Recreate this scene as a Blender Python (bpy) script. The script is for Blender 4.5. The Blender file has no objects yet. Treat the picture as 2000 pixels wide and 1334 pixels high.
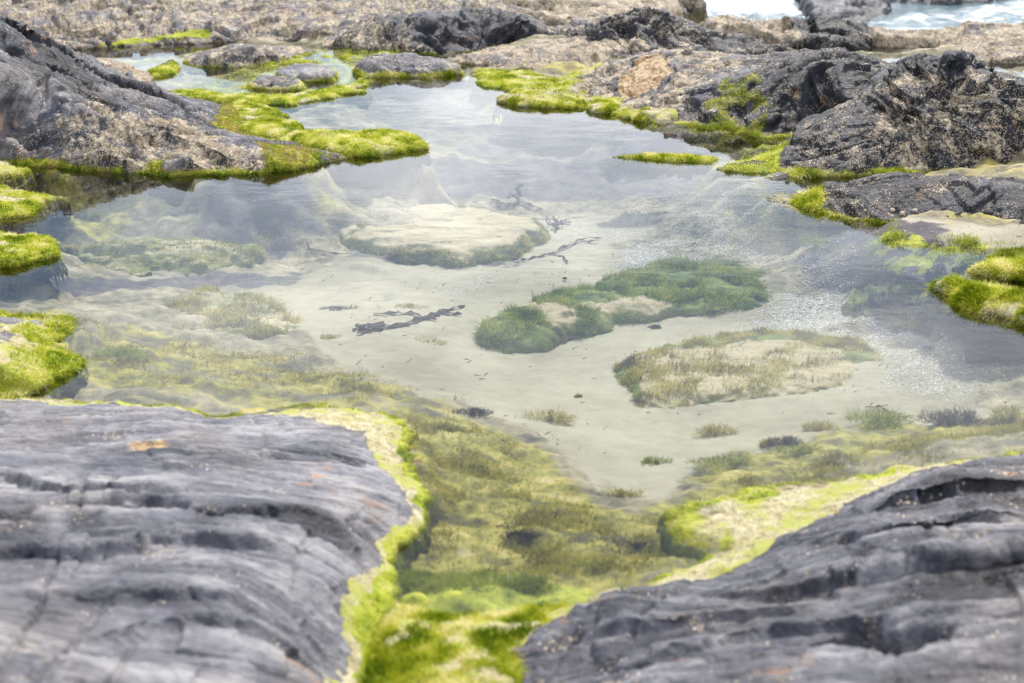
import bpy, math, random
import numpy as np
from mathutils import Vector
random.seed(7)
RNG = np.random.default_rng(11)
R = math.radians
# ------------------------------------------------------------------ camera, sky, sun, exposure
CAM_H, PITCH, LENS = 1.7, 21.0, 50.0
FPX = LENS / 36.0 * 2000.0
scene = bpy.context.scene
COL = scene.collection
cam_d = bpy.data.cameras.new('camera'); cam = bpy.data.objects.new('camera', cam_d); COL.objects.link(cam)
cam.location = (0, 0, CAM_H); cam.rotation_euler = (R(90 - PITCH), 0, 0)
cam_d.lens = LENS; cam_d.sensor_width = 36; cam_d.clip_start = 0.05; cam_d.clip_end = 2000
cam_d.dof.use_dof = True; cam_d.dof.focus_distance = 6.5; cam_d.dof.aperture_fstop = 3.3
scene.camera = cam

SUN_EL, SUN_AZ = 52.0, 18.0      # azimuth: degrees to the right of straight ahead (+Y)
world = bpy.data.worlds.new('World'); scene.world = world; world.use_nodes = True
nt = world.node_tree; nt.nodes.clear()
def N(nt, typ, **kw):
    n = nt.nodes.new(typ)
    for k, v in kw.items():
        if k.startswith('i_'):
            n.inputs[k[2:].replace('_', ' ')].default_value = v
        else:
            setattr(n, k, v)
    return n
out = N(nt, 'ShaderNodeOutputWorld'); bg = N(nt, 'ShaderNodeBackground'); bg.inputs[1].default_value = 0.12
sky = N(nt, 'ShaderNodeTexSky'); sky.sky_type = 'NISHITA'; sky.sun_disc = False
sky.sun_elevation = R(SUN_EL); sky.sun_rotation = R(SUN_AZ); sky.air_density = 1.0; sky.dust_density = .6
tc = N(nt, 'ShaderNodeTexCoord'); mp = N(nt, 'ShaderNodeMapping'); mp.inputs['Scale'].default_value = (1.0, 1.0, 2.6)
nz = N(nt, 'ShaderNodeTexNoise'); nz.inputs['Scale'].default_value = 4.2; nz.inputs['Detail'].default_value = 7; nz.inputs['Roughness'].default_value = .55
nz.inputs['Distortion'].default_value = .3
cr = N(nt, 'ShaderNodeValToRGB'); cr.color_ramp.elements[0].position = .38; cr.color_ramp.elements[1].position = .62
cr.color_ramp.elements[0].color = (.0, .0, .0, 1); cr.color_ramp.elements[1].color = (1, 1, 1, 1)
mx = N(nt, 'ShaderNodeMix', data_type='RGBA')
mx.inputs[7].default_value = (16.3, 16.8, 18.0, 1)
nt.links.new(tc.outputs['Generated'], mp.inputs[0]); nt.links.new(mp.outputs[0], nz.inputs[0]); nt.links.new(nz.outputs[0], cr.inputs[0])
sx_ = N(nt, 'ShaderNodeSeparateXYZ'); nt.links.new(tc.outputs['Generated'], sx_.inputs[0])
gp = N(nt, 'ShaderNodeValToRGB'); ge = gp.color_ramp.elements
while len(ge) < 5: ge.new(.5)
for k_, (p_, v_) in enumerate([(.0, 1), (.34, 1), (.46, .12), (.62, .12), (.78, 1)]): ge[k_].position = p_; ge[k_].color = (v_, v_, v_, 1)
nt.links.new(sx_.outputs[2], gp.inputs[0])
mu_ = N(nt, 'ShaderNodeMath', operation='MULTIPLY'); nt.links.new(cr.outputs[0], mu_.inputs[0]); nt.links.new(gp.outputs[0], mu_.inputs[1])
nt.links.new(mu_.outputs[0], mx.inputs[0]); nt.links.new(sky.outputs[0], mx.inputs[6]); nt.links.new(mx.outputs[2], bg.inputs[0])
nt.links.new(bg.outputs[0], out.inputs[0])

sun_d = bpy.data.lights.new('sun', 'SUN'); sun_d.energy = 3.2; sun_d.angle = R(4); sun_d.color = (1, .95, .87)
sun = bpy.data.objects.new('sun', sun_d); COL.objects.link(sun)
sv = Vector((math.sin(R(SUN_AZ)) * math.cos(R(SUN_EL)), math.cos(R(SUN_AZ)) * math.cos(R(SUN_EL)), math.sin(R(SUN_EL))))
sun.rotation_euler = sv.to_track_quat('Z', 'Y').to_euler()
scene.view_settings.view_transform = 'Standard'; scene.view_settings.look = 'None'
scene.view_settings.exposure = 0.62; scene.view_settings.gamma = 1.0
scene.render.engine = 'CYCLES'
scene.cycles.use_denoising = True
scene.cycles.max_bounces = 8; scene.cycles.transparent_max_bounces = 12; scene.cycles.caustics_reflective = False
scene.cycles.sample_clamp_indirect = 6

# ------------------------------------------------------------------ projection of picture positions on a level z
_p = R(PITCH)
def P(px, py, z=0.0):
    dx, dy = (px - 1000) / FPX, (667 - py) / FPX
    d = np.array([dx, math.cos(_p) + dy * math.sin(_p), -math.sin(_p) + dy * math.cos(_p)])
    t = (z - CAM_H) / d[2]
    return np.array([d[0] * t, d[1] * t, z])
def PP(pts, z=0.0):
    return np.array([P(a, b, z)[:2] for a, b in pts])
def back(px, py, z, dist, drop):
    q = P(px, py, z); u = q[:2] / np.linalg.norm(q[:2])
    return ('w', q[0] + u[0] * dist, q[1] + u[1] * dist, z - drop)
def ctrl(pts):
    o = []
    for c in pts:
        o.append(np.array(c[1:4], float) if c[0] == 'w' else P(*c))
    return np.array(o)

# ------------------------------------------------------------------ noise
def _h(ix, iy, iz, s):
    h = (ix.astype(np.uint32) * np.uint32(374761393) + iy.astype(np.uint32) * np.uint32(668265263)
         + iz.astype(np.uint32) * np.uint32(2147483647 - 1640531) + np.uint32(s * 974711 + 17))
    h = (h ^ (h >> np.uint32(13))) * np.uint32(1274126177)
    h = (h ^ (h >> np.uint32(16))) * np.uint32(2246822519)
    return (h ^ (h >> np.uint32(15)))
def noise(p, seed=0):
    p = np.asarray(p, np.float64); i = np.floor(p); f = (p - i).astype(np.float32); i = i.astype(np.int64)
    u = f * f * f * (f * (f * 6 - 15) + 10)
    r = np.zeros(len(p), np.float32)
    for a in (0, 1):
        for b in (0, 1):
            for c in (0, 1):
                h = _h((i[:, 0] + a) & 0xffffffff, (i[:, 1] + b) & 0xffffffff, (i[:, 2] + c) & 0xffffffff, seed)
                gx = ((h & np.uint32(1023)).astype(np.float32) / 511.5 - 1)
                gy = (((h >> np.uint32(10)) & np.uint32(1023)).astype(np.float32) / 511.5 - 1)
                gz = (((h >> np.uint32(20)) & np.uint32(1023)).astype(np.float32) / 511.5 - 1)
                d = gx * (f[:, 0] - a) + gy * (f[:, 1] - b) + gz * (f[:, 2] - c)
                w = (u[:, 0] if a else 1 - u[:, 0]) * (u[:, 1] if b else 1 - u[:, 1]) * (u[:, 2] if c else 1 - u[:, 2])
                r += w * d
    return r * 1.3
def fbm(p, o=4, seed=0, g=.5):
    r = 0; a = 1.0; s = 0
    for k in range(o):
        r = r + a * noise(p * (2.03 ** k) + k * 7.3, seed + k); s += a; a *= g
    return r / s * 1.5
def ss(a, b, x):
    t = np.clip((x - a) / (b - a), 0, 1); return t * t * (3 - 2 * t)
def sdist(poly, X, Y):      # signed distance to a closed polygon, positive inside
    n = len(poly); d2 = np.full(X.shape, 1e9); ins = np.zeros(X.shape, bool)
    for k in range(n):
        ax, ay = poly[k]; bx, by = poly[(k + 1) % n]
        ex, ey = bx - ax, by - ay; wx, wy = X - ax, Y - ay
        t = np.clip((wx * ex + wy * ey) / (ex * ex + ey * ey + 1e-12), 0, 1)
        d2 = np.minimum(d2, (wx - ex * t) ** 2 + (wy - ey * t) ** 2)
        c = ((ay > Y) != (by > Y)) & (X < (bx - ax) * (Y - ay) / ((by - ay) + 1e-12) + ax)
        ins ^= c
    d = np.sqrt(d2); return np.where(ins, d, -d)
def lside(line, X, Y):      # distance to an open polyline with side sign (positive = far side), and position along it
    d2 = np.full(X.shape, 1e9); sg = np.zeros(X.shape); al = np.zeros(X.shape); n = len(line) - 1
    for k in range(n):
        ax, ay = line[k]; bx, by = line[k + 1]; ex, ey = bx - ax, by - ay; wx, wy = X - ax, Y - ay
        t = np.clip((wx * ex + wy * ey) / (ex * ex + ey * ey), 0, 1)
        q = (wx - ex * t) ** 2 + (wy - ey * t) ** 2; m = q < d2
        d2 = np.where(m, q, d2); sg = np.where(m, np.sign(ex * wy - ey * wx), sg); al = np.where(m, (k + t) / n, al)
    return np.sqrt(d2) * sg, al
class RBF:
    def __init__(s, pts, c=.1):
        s.p = pts[:, :2]; s.c = c; A = s.k(s.p[:, 0], s.p[:, 1]); n = len(pts)
        M = np.zeros((n + 1, n + 1)); M[:n, :n] = A + np.eye(n) * .012; M[n, :n] = 1; M[:n, n] = 1
        s.w = np.linalg.solve(M, np.append(pts[:, 2], 0))
    def k(s, X, Y):
        return -np.sqrt((X[:, None] - s.p[None, :, 0]) ** 2 + (Y[:, None] - s.p[None, :, 1]) ** 2 + s.c ** 2)
    def __call__(s, X, Y):
        o = np.empty(X.shape)
        for a in range(0, len(X), 60000):
            o[a:a + 60000] = s.k(X[a:a + 60000], Y[a:a + 60000]) @ s.w[:-1] + s.w[-1]
        return o
def xyz(X, Y, Z=0):
    return np.stack([X, Y, np.broadcast_to(Z, X.shape)], 1)

# ------------------------------------------------------------------ mesh helpers
def mk(name, V, F4=None, F3=None, mat=None, parent=None, attrs=None, vattrs=None, smooth=True):
    me = bpy.data.meshes.new(name)
    V = np.ascontiguousarray(V, np.float32); me.vertices.add(len(V)); me.vertices.foreach_set('co', V.ravel())
    F4 = np.zeros((0, 4), np.int32) if F4 is None else np.asarray(F4, np.int32)
    F3 = np.zeros((0, 3), np.int32) if F3 is None else np.asarray(F3, np.int32)
    nl = F4.size + F3.size; me.loops.add(nl)
    me.loops.foreach_set('vertex_index', np.concatenate([F4.ravel(), F3.ravel()]).astype(np.int32))
    me.polygons.add(len(F4) + len(F3))
    st = np.concatenate([np.arange(len(F4)) * 4, F4.size + np.arange(len(F3)) * 3]).astype(np.int32)
    me.polygons.foreach_set('loop_start', st)
    me.update(calc_edges=True); me.validate()
    if smooth: me.polygons.foreach_set('use_smooth', np.ones(len(me.polygons), bool))
    for k, v in (attrs or {}).items():
        a = me.attributes.new(k, 'FLOAT', 'POINT'); a.data.foreach_set('value', np.ascontiguousarray(v, np.float32))
    for k, v in (vattrs or {}).items():
        a = me.attributes.new(k, 'FLOAT_VECTOR', 'POINT'); a.data.foreach_set('vector', np.ascontiguousarray(v, np.float32).ravel())
    if mat: me.materials.append(mat)
    o = bpy.data.objects.new(name, me); COL.objects.link(o)
    if parent is not None: o.parent = parent
    return o
def tag(o, label=None, cat=None, group=None, kind=None):
    if label: o['label'] = label
    if cat: o['category'] = cat
    if group: o['group'] = group
    if kind: o['kind'] = kind
    return o
def polar(x0, x1, y0, y1, sp):
    """grid whose cells grow with distance from where one stands; returns X, Y (rows, cols)"""
    cs = [(x0, y0), (x0, y1), (x1, y0), (x1, y1), ((x0 + x1) / 2, y0)]
    az = [math.atan2(a, b) for a, b in cs]; rr = [math.hypot(a, b) for a, b in cs]
    if x0 < 0 < x1: rr.append(y0)
    na = int((max(az) - min(az)) / sp) + 2; nr = int((math.log(max(rr)) - math.log(max(min(rr), .4))) / sp) + 2
    A, L = np.meshgrid(np.linspace(min(az), max(az), na), np.linspace(math.log(max(min(rr), .4)), math.log(max(rr)), nr))
    r = np.exp(L); return r * np.sin(A), r * np.cos(A)
def gfaces(nr, nc):
    i = np.arange(nr * nc).reshape(nr, nc)
    return np.stack([i[:-1, :-1], i[:-1, 1:], i[1:, 1:], i[1:, :-1]], -1).reshape(-1, 4)
def gnormals(X, Y, Z):
    S = np.stack([X, Y, Z], -1); a = np.gradient(S, axis=1); b = np.gradient(S, axis=0)
    n = np.cross(a, b); n /= np.linalg.norm(n, axis=-1, keepdims=True) + 1e-12
    n[n[..., 2] < 0] *= -1; return n
def compact(V, F, keep, at, vt):
    F = F[keep[F].any(1)]; use = np.zeros(len(V), bool); use[F.ravel()] = True
    ix = np.cumsum(use) - 1
    return V[use], ix[F], {k: v[use] for k, v in at.items()}, {k: v[use] for k, v in vt.items()}

# ------------------------------------------------------------------ materials
def mat_new(name):
    m = bpy.data.materials.new(name); m.use_nodes = True; t = m.node_tree; t.nodes.clear()
    o = N(t, 'ShaderNodeOutputMaterial'); b = N(t, 'ShaderNodeBsdfPrincipled'); t.links.new(b.outputs[0], o.inputs[0])
    return m, t, b, o
class G:    # small graph helper
    def __init__(s, t): s.t = t
    def l(s, a, b): s.t.links.new(a, b)
    def attr(s, n, vec=False):
        a = N(s.t, 'ShaderNodeAttribute', attribute_name=n); return a.outputs['Vector' if vec else 'Fac']
    def noise(s, co, sc, det=3, ro=.5, dist=0):
        n = N(s.t, 'ShaderNodeTexNoise'); n.inputs['Scale'].default_value = sc; n.inputs['Detail'].default_value = det
        n.inputs['Roughness'].default_value = ro; n.inputs['Distortion'].default_value = dist
        if co is not None: s.l(co, n.inputs['Vector'])
        return n.outputs[0]
    def voro(s, co, sc, out='Distance', rnd=1, feat='F1'):
        n = N(s.t, 'ShaderNodeTexVoronoi', feature=feat); n.inputs['Scale'].default_value = sc; n.inputs['Randomness'].default_value = rnd
        if co is not None: s.l(co, n.inputs['Vector'])
        return n.outputs[out]
    def map(s, co, sc):
        n = N(s.t, 'ShaderNodeMapping'); n.inputs['Scale'].default_value = sc; s.l(co, n.inputs[0]); return n.outputs[0]
    def m(s, op, a, b=0.0, c=None, clamp=False):
        n = N(s.t, 'ShaderNodeMath', operation=op, use_clamp=clamp)
        for k, v in enumerate([a, b] + ([c] if c is not None else [])):
            if isinstance(v, (int, float)): n.inputs[k].default_value = v
            else: s.l(v, n.inputs[k])
        return n.outputs[0]
    def sst(s, x, a, b):
        n = N(s.t, 'ShaderNodeMapRange', interpolation_type='SMOOTHSTEP'); n.inputs[1].default_value = a; n.inputs[2].default_value = b
        s.l(x, n.inputs[0]); return n.outputs[0]
    def mix(s, f, a, b):
        n = N(s.t, 'ShaderNodeMix', data_type='RGBA')
        for k, v in ((0, f), (6, a), (7, b)):
            if isinstance(v, (int, float)): n.inputs[k].default_value = v
            elif isinstance(v, tuple): n.inputs[k].default_value = v + (1,)
            else: s.l(v, n.inputs[k])
        return n.outputs[2]
    def ramp(s, x, stops):
        n = N(s.t, 'ShaderNodeValToRGB'); e = n.color_ramp.elements
        while len(e) < len(stops): e.new(.5)
        for k, (p, c) in enumerate(stops): e[k].position = p; e[k].color = c + (1,)
        s.l(x, n.inputs[0]); return n.outputs[0]
    def bump(s, h, st, d, nrm=None):
        n = N(s.t, 'ShaderNodeBump'); n.inputs['Strength'].default_value = st; n.inputs['Distance'].default_value = d
        s.l(h, n.inputs['Height'])
        if nrm is not None: s.l(nrm, n.inputs['Normal'])
        return n.outputs[0]

def rock_material():
    m, t, b, o = mat_new('shore_rock'); g = G(t)
    co = N(t, 'ShaderNodeTexCoord').outputs['Object']; bed = g.attr('bed', True)
    st1 = g.noise(g.map(bed, (2.0, 2.0, 34.0)), 1, 6, .62)
    st2 = g.noise(g.map(bed, (9, 9, 130.0)), 1, 4, .6)
    bl = g.noise(co, 5.5, 6, .6, .4)
    fs = g.noise(co, 48, 5, .7); st3 = g.noise(g.map(bed, (14, 14, 60)), 1, 5, .65)
    v = g.m('ADD', g.m('ADD', g.m('MULTIPLY', st1, .45), g.m('MULTIPLY', fs, .22)), g.m('ADD', g.m('MULTIPLY', st2, .16), g.m('ADD', g.m('MULTIPLY', bl, .38), g.m('MULTIPLY', st3, .24))))
    v = g.m('SUBTRACT', g.m('ADD', v, g.m('MULTIPLY', g.attr('lay'), .16)), .125)
    warm = g.sst(g.noise(co, 1.7, 4, .6), .46, .62)
    pale = g.attr('pale')
    v = g.m('ADD', v, g.m('MULTIPLY', pale, .19))
    v = g.m('ADD', g.m('MULTIPLY', v, g.m('SUBTRACT', 1, g.m('MULTIPLY', g.m('MAXIMUM', pale, 0), .5))), g.m('MULTIPLY', g.m('MAXIMUM', pale, 0), .372))
    rock = g.ramp(v, [(.50, (.006, .007, .010)), (.60, (.019, .020, .027)), (.675, (.056, .056, .068)), (.745, (.13, .126, .14)), (.82, (.30, .285, .28))])
    rock = g.mix(g.m('MULTIPLY', warm, .55), rock, g.ramp(v, [(.50, (.012, .010, .009)), (.59, (.034, .028, .025)), (.665, (.09, .078, .072)), (.74, (.19, .165, .15)), (.80, (.32, .29, .26))]))
    # rust stains
    rs = g.sst(g.noise(co, 3.1, 5, .65), .60, .68); rs = g.m('MULTIPLY', rs, g.sst(st2, .45, .6))
    rock = g.mix(g.m('MULTIPLY', rs, .7), rock, (.36, .17, .06))
    om = g.sst(g.m('ADD', g.attr('ochre'), g.m('MULTIPLY', g.m('SUBTRACT', fs, .5), 1.5)), .35, .7)
    rock = g.mix(g.m('MULTIPLY', om, .85), rock, g.ramp(fs, [(.35, (.16, .085, .03)), (.5, (.40, .25, .10)), (.65, (.60, .44, .24))]))
    # barnacle crust
    barn = g.attr('barn')
    vd = g.voro(co, 130, 'Distance'); vc = g.voro(co, 130, 'Color')
    vd2 = g.voro(co, 42, 'Distance')
    bn = g.noise(co, 9, 6, .7); bn2 = g.noise(g.map(bed, (6, 6, 22)), 1, 4, .6)
    bcov = g.m('ADD', g.m('ADD', barn, g.m('MULTIPLY', g.m('SUBTRACT', bn, .5), 1.7)), g.m('MULTIPLY', g.m('SUBTRACT', bn2, .5), 1.3))
    sep = N(t, 'ShaderNodeSeparateColor'); g.l(vc, sep.inputs[0])
    bth = g.m('SUBTRACT', bcov, g.m('MULTIPLY', sep.outputs[0], .55))
    bmask = g.m('MULTIPLY', g.sst(bth, .12, .22), g.sst(vd, .52, .40))
    bcol = g.ramp(g.m('ADD', g.m('MULTIPLY', sep.outputs[1], .45), g.m('MULTIPLY', bn, .55)), [(.2, (.18, .13, .085)), (.5, (.40, .31, .215)), (.8, (.64, .56, .45))])
    c1 = g.mix(bmask, rock, bcol)
    cru = g.sst(g.m('ADD', bcov, g.m('MULTIPLY', g.m('SUBTRACT', fs, .5), 1.2)), .50, .78)
    ccol = g.ramp(g.m('ADD', g.m('MULTIPLY', fs, .55), g.m('MULTIPLY', bn, .45)), [(.36, (.05, .037, .026)), (.435, (.19, .14, .085)), (.52, (.42, .325, .21)), (.63, (.68, .58, .42))])
    c1 = g.mix(g.m('MULTIPLY', cru, .9), c1, ccol)
    # bleached algae crust and living algae
    mn = g.noise(co, 34, 5, .7); mn2 = g.noise(co, 8, 5, .6); mfine = g.noise(co, 220, 3, .6)
    tan = g.attr('tan'); tm = g.sst(g.m('ADD', tan, g.m('ADD', g.m('MULTIPLY', g.m('SUBTRACT', mn, .5), .9), g.m('MULTIPLY', g.m('SUBTRACT', mn2, .5), .8))), .45, .6)
    tcol = g.ramp(g.m('ADD', g.m('MULTIPLY', mn, .6), g.m('MULTIPLY', mfine, .4)), [(.36, (.22, .17, .07)), (.45, (.50, .42, .20)), (.55, (.72, .63, .40)), (.66, (.84, .80, .64))])
    tcol = g.mix(g.sst(g.m('ADD', mn2, g.m('MULTIPLY', mn, .5)), .74, .86), tcol, (.52, .52, .12))
    c2 = g.mix(tm, c1, tcol)
    moss = g.attr('moss'); mm = g.sst(g.m('ADD', moss, g.m('ADD', g.m('MULTIPLY', g.m('SUBTRACT', mn, .5), .7), g.m('MULTIPLY', g.m('SUBTRACT', mfine, .5), 1.1))), .36, .66)
    mv = g.m('ADD', g.m('MULTIPLY', mn2, .5), g.m('ADD', g.m('MULTIPLY', mn, .3), g.m('MULTIPLY', mfine, .25)))
    mcol = g.ramp(mv, [(.40, (.06, .10, .008)), (.47, (.22, .30, .012)), (.53, (.42, .47, .025)), (.60, (.60, .58, .09)), (.68, (.72, .64, .30))])
    c3 = g.mix(mm, c2, mcol)
    # wet dark algae film under the waterline
    geo = N(t, 'ShaderNodeNewGeometry'); sx = N(t, 'ShaderNodeSeparateXYZ'); g.l(geo.outputs['Position'], sx.inputs[0])
    uw = g.m('MULTIPLY', g.attr('wet'), g.sst(g.m('ADD', sx.outputs[2], g.m('MULTIPLY', mn, .03)), .004, -.03))
    ucol = g.ramp(g.m('ADD', g.m('MULTIPLY', mn2, .6), g.m('MULTIPLY', mn, .4)), [(.38, (.06, .05, .015)), (.5, (.17, .15, .03)), (.62, (.34, .28, .12))])
    c4 = g.mix(g.m('MULTIPLY', uw, .9), c3, ucol)
    wl = g.m('MULTIPLY', g.attr('wet'), g.m('MULTIPLY', g.sst(g.m('ADD', sx.outputs[2], g.m('MULTIPLY', mn, .02)), .026, .012), .6))
    c4 = g.mix(wl, c4, (.025, .022, .010))
    g.l(c4, b.inputs['Base Color'])
    cov = g.m('MAXIMUM', g.m('MAXIMUM', tm, mm), bmask)
    g.l(g.m('ADD', g.m('ADD', .34, g.m('MULTIPLY', fs, .2)), g.m('MULTIPLY', cov, .4), clamp=True), b.inputs['Roughness']); b.inputs['Specular IOR Level'].default_value = .32
    h = g.m('ADD', g.m('MULTIPLY', st2, .5), g.m('MULTIPLY', st1, .9))
    h = g.m('ADD', h, g.m('MULTIPLY', g.noise(co, 60, 5, .65), .5))
    h = g.m('ADD', h, g.m('MULTIPLY', bmask, .35))
    h = g.m('ADD', h, g.m('MULTIPLY', mfine, g.m('MULTIPLY', g.m('MAXIMUM', tm, mm), .8)))
    g.l(g.bump(h, .9, .022), b.inputs['Normal'])
    return m
def bed_material():
    m, t, b, o = mat_new('pool_bed'); g = G(t)
    co = N(t, 'ShaderNodeTexCoord').outputs['Object']
    n1 = g.noise(co, 2.2, 5, .55); n2 = g.noise(co, 14, 6, .65); n3 = g.noise(co, 300, 2, .6); n4 = g.noise(g.map(co, (5, 11, 8)), 1, 6, .68, .5)
    sand = g.ramp(g.m('ADD', g.m('MULTIPLY', n1, .45), g.m('ADD', g.m('MULTIPLY', n2, .25), g.m('MULTIPLY', n3, .3))), [(.38, (.22, .195, .13)), (.5, (.34, .305, .215)), (.62, (.43, .395, .30))])
    # pebble gravel
    vc = g.voro(co, 120, 'Color'); vd = g.voro(co, 120, 'Distance'); sp = N(t, 'ShaderNodeSeparateColor'); g.l(vc, sp.inputs[0])
    peb = g.ramp(sp.outputs[0], [(.0, (.12, .13, .16)), (.3, (.28, .29, .31)), (.6, (.45, .44, .42)), (.95, (.75, .75, .73))])
    gm = g.attr('gravel'); gmask = g.m('MULTIPLY', g.sst(g.m('SUBTRACT', g.m('ADD', gm, g.m('MULTIPLY', g.m('SUBTRACT', n2, .5), .9)), g.m('MULTIPLY', sp.outputs[1], .6)), .12, .25), g.sst(vd, .6, .42))
    c = g.mix(gmask, sand, peb)
    # rocky, algae stained bottom
    rk = g.ramp(g.m('ADD', g.m('MULTIPLY', n4, .6), g.m('MULTIPLY', n2, .4)), [(.36, (.06, .055, .03)), (.45, (.17, .15, .085)), (.54, (.33, .28, .18)), (.64, (.50, .43, .32))])
    ra = g.attr('rocky'); rm = g.sst(g.m('ADD', ra, g.m('MULTIPLY', g.m('SUBTRACT', n4, .5), .9)), .38, .62)
    c = g.mix(rm, c, rk)
    al = g.attr('algae'); am = g.sst(g.m('ADD', al, g.m('ADD', g.m('MULTIPLY', g.m('SUBTRACT', n4, .5), 1.6), g.m('MULTIPLY', g.m('SUBTRACT', n2, .5), 1.0))), .24, .60)
    ac = g.ramp(g.m('ADD', g.m('MULTIPLY', n2, .5), g.m('MULTIPLY', n4, .5)), [(.38, (.045, .032, .006)), (.45, (.13, .115, .010)), (.51, (.27, .25, .018)), (.57, (.40, .33, .05)), (.65, (.55, .46, .22))])
    c = g.mix(g.m('MULTIPLY', am, .85), c, ac)
    pu = g.attr('purple'); pm = g.sst(g.m('ADD', pu, g.m('ADD', g.m('MULTIPLY', g.m('SUBTRACT', n4, .5), 1.7), g.m('MULTIPLY', g.m('SUBTRACT', n2, .5), 1.0))), .42, .66)
    pc = g.ramp(n2, [(.35, (.03, .025, .04)), (.5, (.07, .055, .075)), (.65, (.10, .11, .06))])
    c = g.mix(g.m('MULTIPLY', pm, .9), c, pc)
    gr = g.attr('green'); gg = g.sst(g.m('ADD', gr, g.m('ADD', g.m('MULTIPLY', g.m('SUBTRACT', n4, .5), 1.5), g.m('MULTIPLY', g.m('SUBTRACT', n2, .5), 1.4))), .45, .6)
    gc = g.ramp(n2, [(.36, (.10, .12, .01)), (.5, (.30, .33, .02)), (.64, (.52, .50, .07))])
    c = g.mix(gg, c, gc)
    c = g.mix(1.0, c, (0, 0, 0)); c.node.blend_type = 'MULTIPLY'; c.node.inputs[7].default_value = (.86, .84, .83, 1)
    g.l(c, b.inputs['Base Color']); b.inputs['Roughness'].default_value = .8
    h = g.m('ADD', g.m('MULTIPLY', g.m('MULTIPLY', gmask, g.m('SUBTRACT', 1, vd)), .5), g.m('ADD', g.m('MULTIPLY', n3, .1), g.m('MULTIPLY', n2, g.m('MAXIMUM', rm, am))))
    g.l(g.bump(h, .7, .015), b.inputs['Normal'])
    return m
def water_material(name, tint, rip=1.0, milk=0.0):
    m, t, b, o = mat_new(name); g = G(t); t.nodes.remove(b)
    co = N(t, 'ShaderNodeTexCoord').outputs['Object']
    w = g.m('ADD', g.noise(g.map(co, (4, 6, 1)), 1, 3, .5), g.m('MULTIPLY', g.noise(g.map(co, (16, 26, 1)), 1, 3, .55), .10))
    nr = g.bump(w, .16 * rip, .010)
    fr = N(t, 'ShaderNodeFresnel'); fr.inputs[0].default_value = 1.33; g.l(nr, fr.inputs[1])
    tr = N(t, 'ShaderNodeBsdfTransparent'); tr.inputs[0].default_value = tint + (1,)
    gl = N(t, 'ShaderNodeBsdfGlossy'); gl.inputs['Roughness'].default_value = .03; g.l(nr, gl.inputs['Normal'])
    ms = N(t, 'ShaderNodeMixShader'); g.l(fr.outputs[0], ms.inputs[0]); g.l(tr.outputs[0], ms.inputs[1]); g.l(gl.outputs[0], ms.inputs[2])
    g.l(ms.outputs[0], o.inputs[0])
    if milk:
        v = N(t, 'ShaderNodeVolumeScatter'); v.inputs['Color'].default_value = (.86, .93, .90, 1); v.inputs['Density'].default_value = milk; g.l(v.outputs[0], o.inputs[1])
    return m
def blade_material(name, stops, trans=.5):
    m, t, b, o = mat_new(name); g = G(t); t.nodes.remove(b)
    c = g.ramp(g.attr('tone'), stops)
    d = N(t, 'ShaderNodeBsdfDiffuse'); tl = N(t, 'ShaderNodeBsdfTranslucent'); ms = N(t, 'ShaderNodeMixShader'); ms.inputs[0].default_value = trans
    g.l(c, d.inputs[0]); g.l(c, tl.inputs[0]); g.l(d.outputs[0], ms.inputs[1]); g.l(tl.outputs[0], ms.inputs[2]); g.l(ms.outputs[0], o.inputs[0])
    return m
ROCK = rock_material(); BED = bed_material()
WATER = water_material('clear_water', (.93, .965, .95), .6, 0)
WATER_P = water_material('pocket_water', (.93, .965, .955))
BL_YG = blade_material('yellow_green_algae', [(0, (.10, .16, .008)), (.3, (.30, .36, .015)), (.6, (.60, .58, .06)), (1, (.86, .78, .42))])
BL_SK = blade_material('skirt_algae', [(0, (.03, .06, .005)), (.35, (.14, .20, .015)), (.6, (.40, .38, .05)), (.85, (.34, .24, .07)), (1, (.40, .30, .15))])
BL_GR = blade_material('green_algae', [(0, (.15, .18, .02)), (.5, (.33, .38, .045)), (1, (.50, .51, .12))])
BL_OL = blade_material('olive_algae', [(0, (.18, .15, .02)), (.5, (.44, .39, .05)), (1, (.64, .55, .18))])
BL_PU = blade_material('purple_weed', [(0, (.05, .035, .05)), (.5, (.12, .085, .10)), (1, (.22, .22, .08))], .2)
BL_BR = blade_material('brown_weed', [(0, (.02, .015, .01)), (.5, (.055, .04, .02)), (1, (.12, .085, .035))], .2)

# ------------------------------------------------------------------ blades and tufts
def blades(name, pos, nrm, length, width, mat, parent=None, lean=(0, 0, 0), spread=.7, tone=None, seg=2):
    n = len(pos)
    if n == 0: return None
    d = nrm + RNG.normal(0, spread, (n, 3)) * .6 + np.array(lean); d /= np.linalg.norm(d, axis=1, keepdims=True)
    s = np.cross(d, RNG.normal(0, 1, (n, 3))); s /= np.linalg.norm(s, axis=1, keepdims=True) + 1e-9
    bend = RNG.normal(0, .5, (n, 3)) + np.array([0, 0, -.35])
    L = (length * RNG.uniform(.45, 1.25, n))[:, None]; W = np.asarray(width)
    W = np.broadcast_to(W, (n,))[:, None] if W.ndim else np.full((n, 1), float(W))
    b0 = pos - s * W * .5; b1 = pos + s * W * .5
    mid = pos + d * L * .55 + bend * L * .06; m0 = mid - s * W * .4; m1 = mid + s * W * .4
    tip = pos + d * L + bend * L * .35
    V = np.stack([b0, b1, m1, m0, tip], 1).reshape(-1, 3); i = np.arange(n)[:, None] * 5
    tn = RNG.uniform(0, 1, n) if tone is None else np.clip(tone, 0, 1)
    return mk(name, V, i + np.array([[0, 1, 2, 3]]), i + np.array([[3, 2, 4]]), mat, parent, {'tone': np.repeat(tn, 5)})
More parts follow.
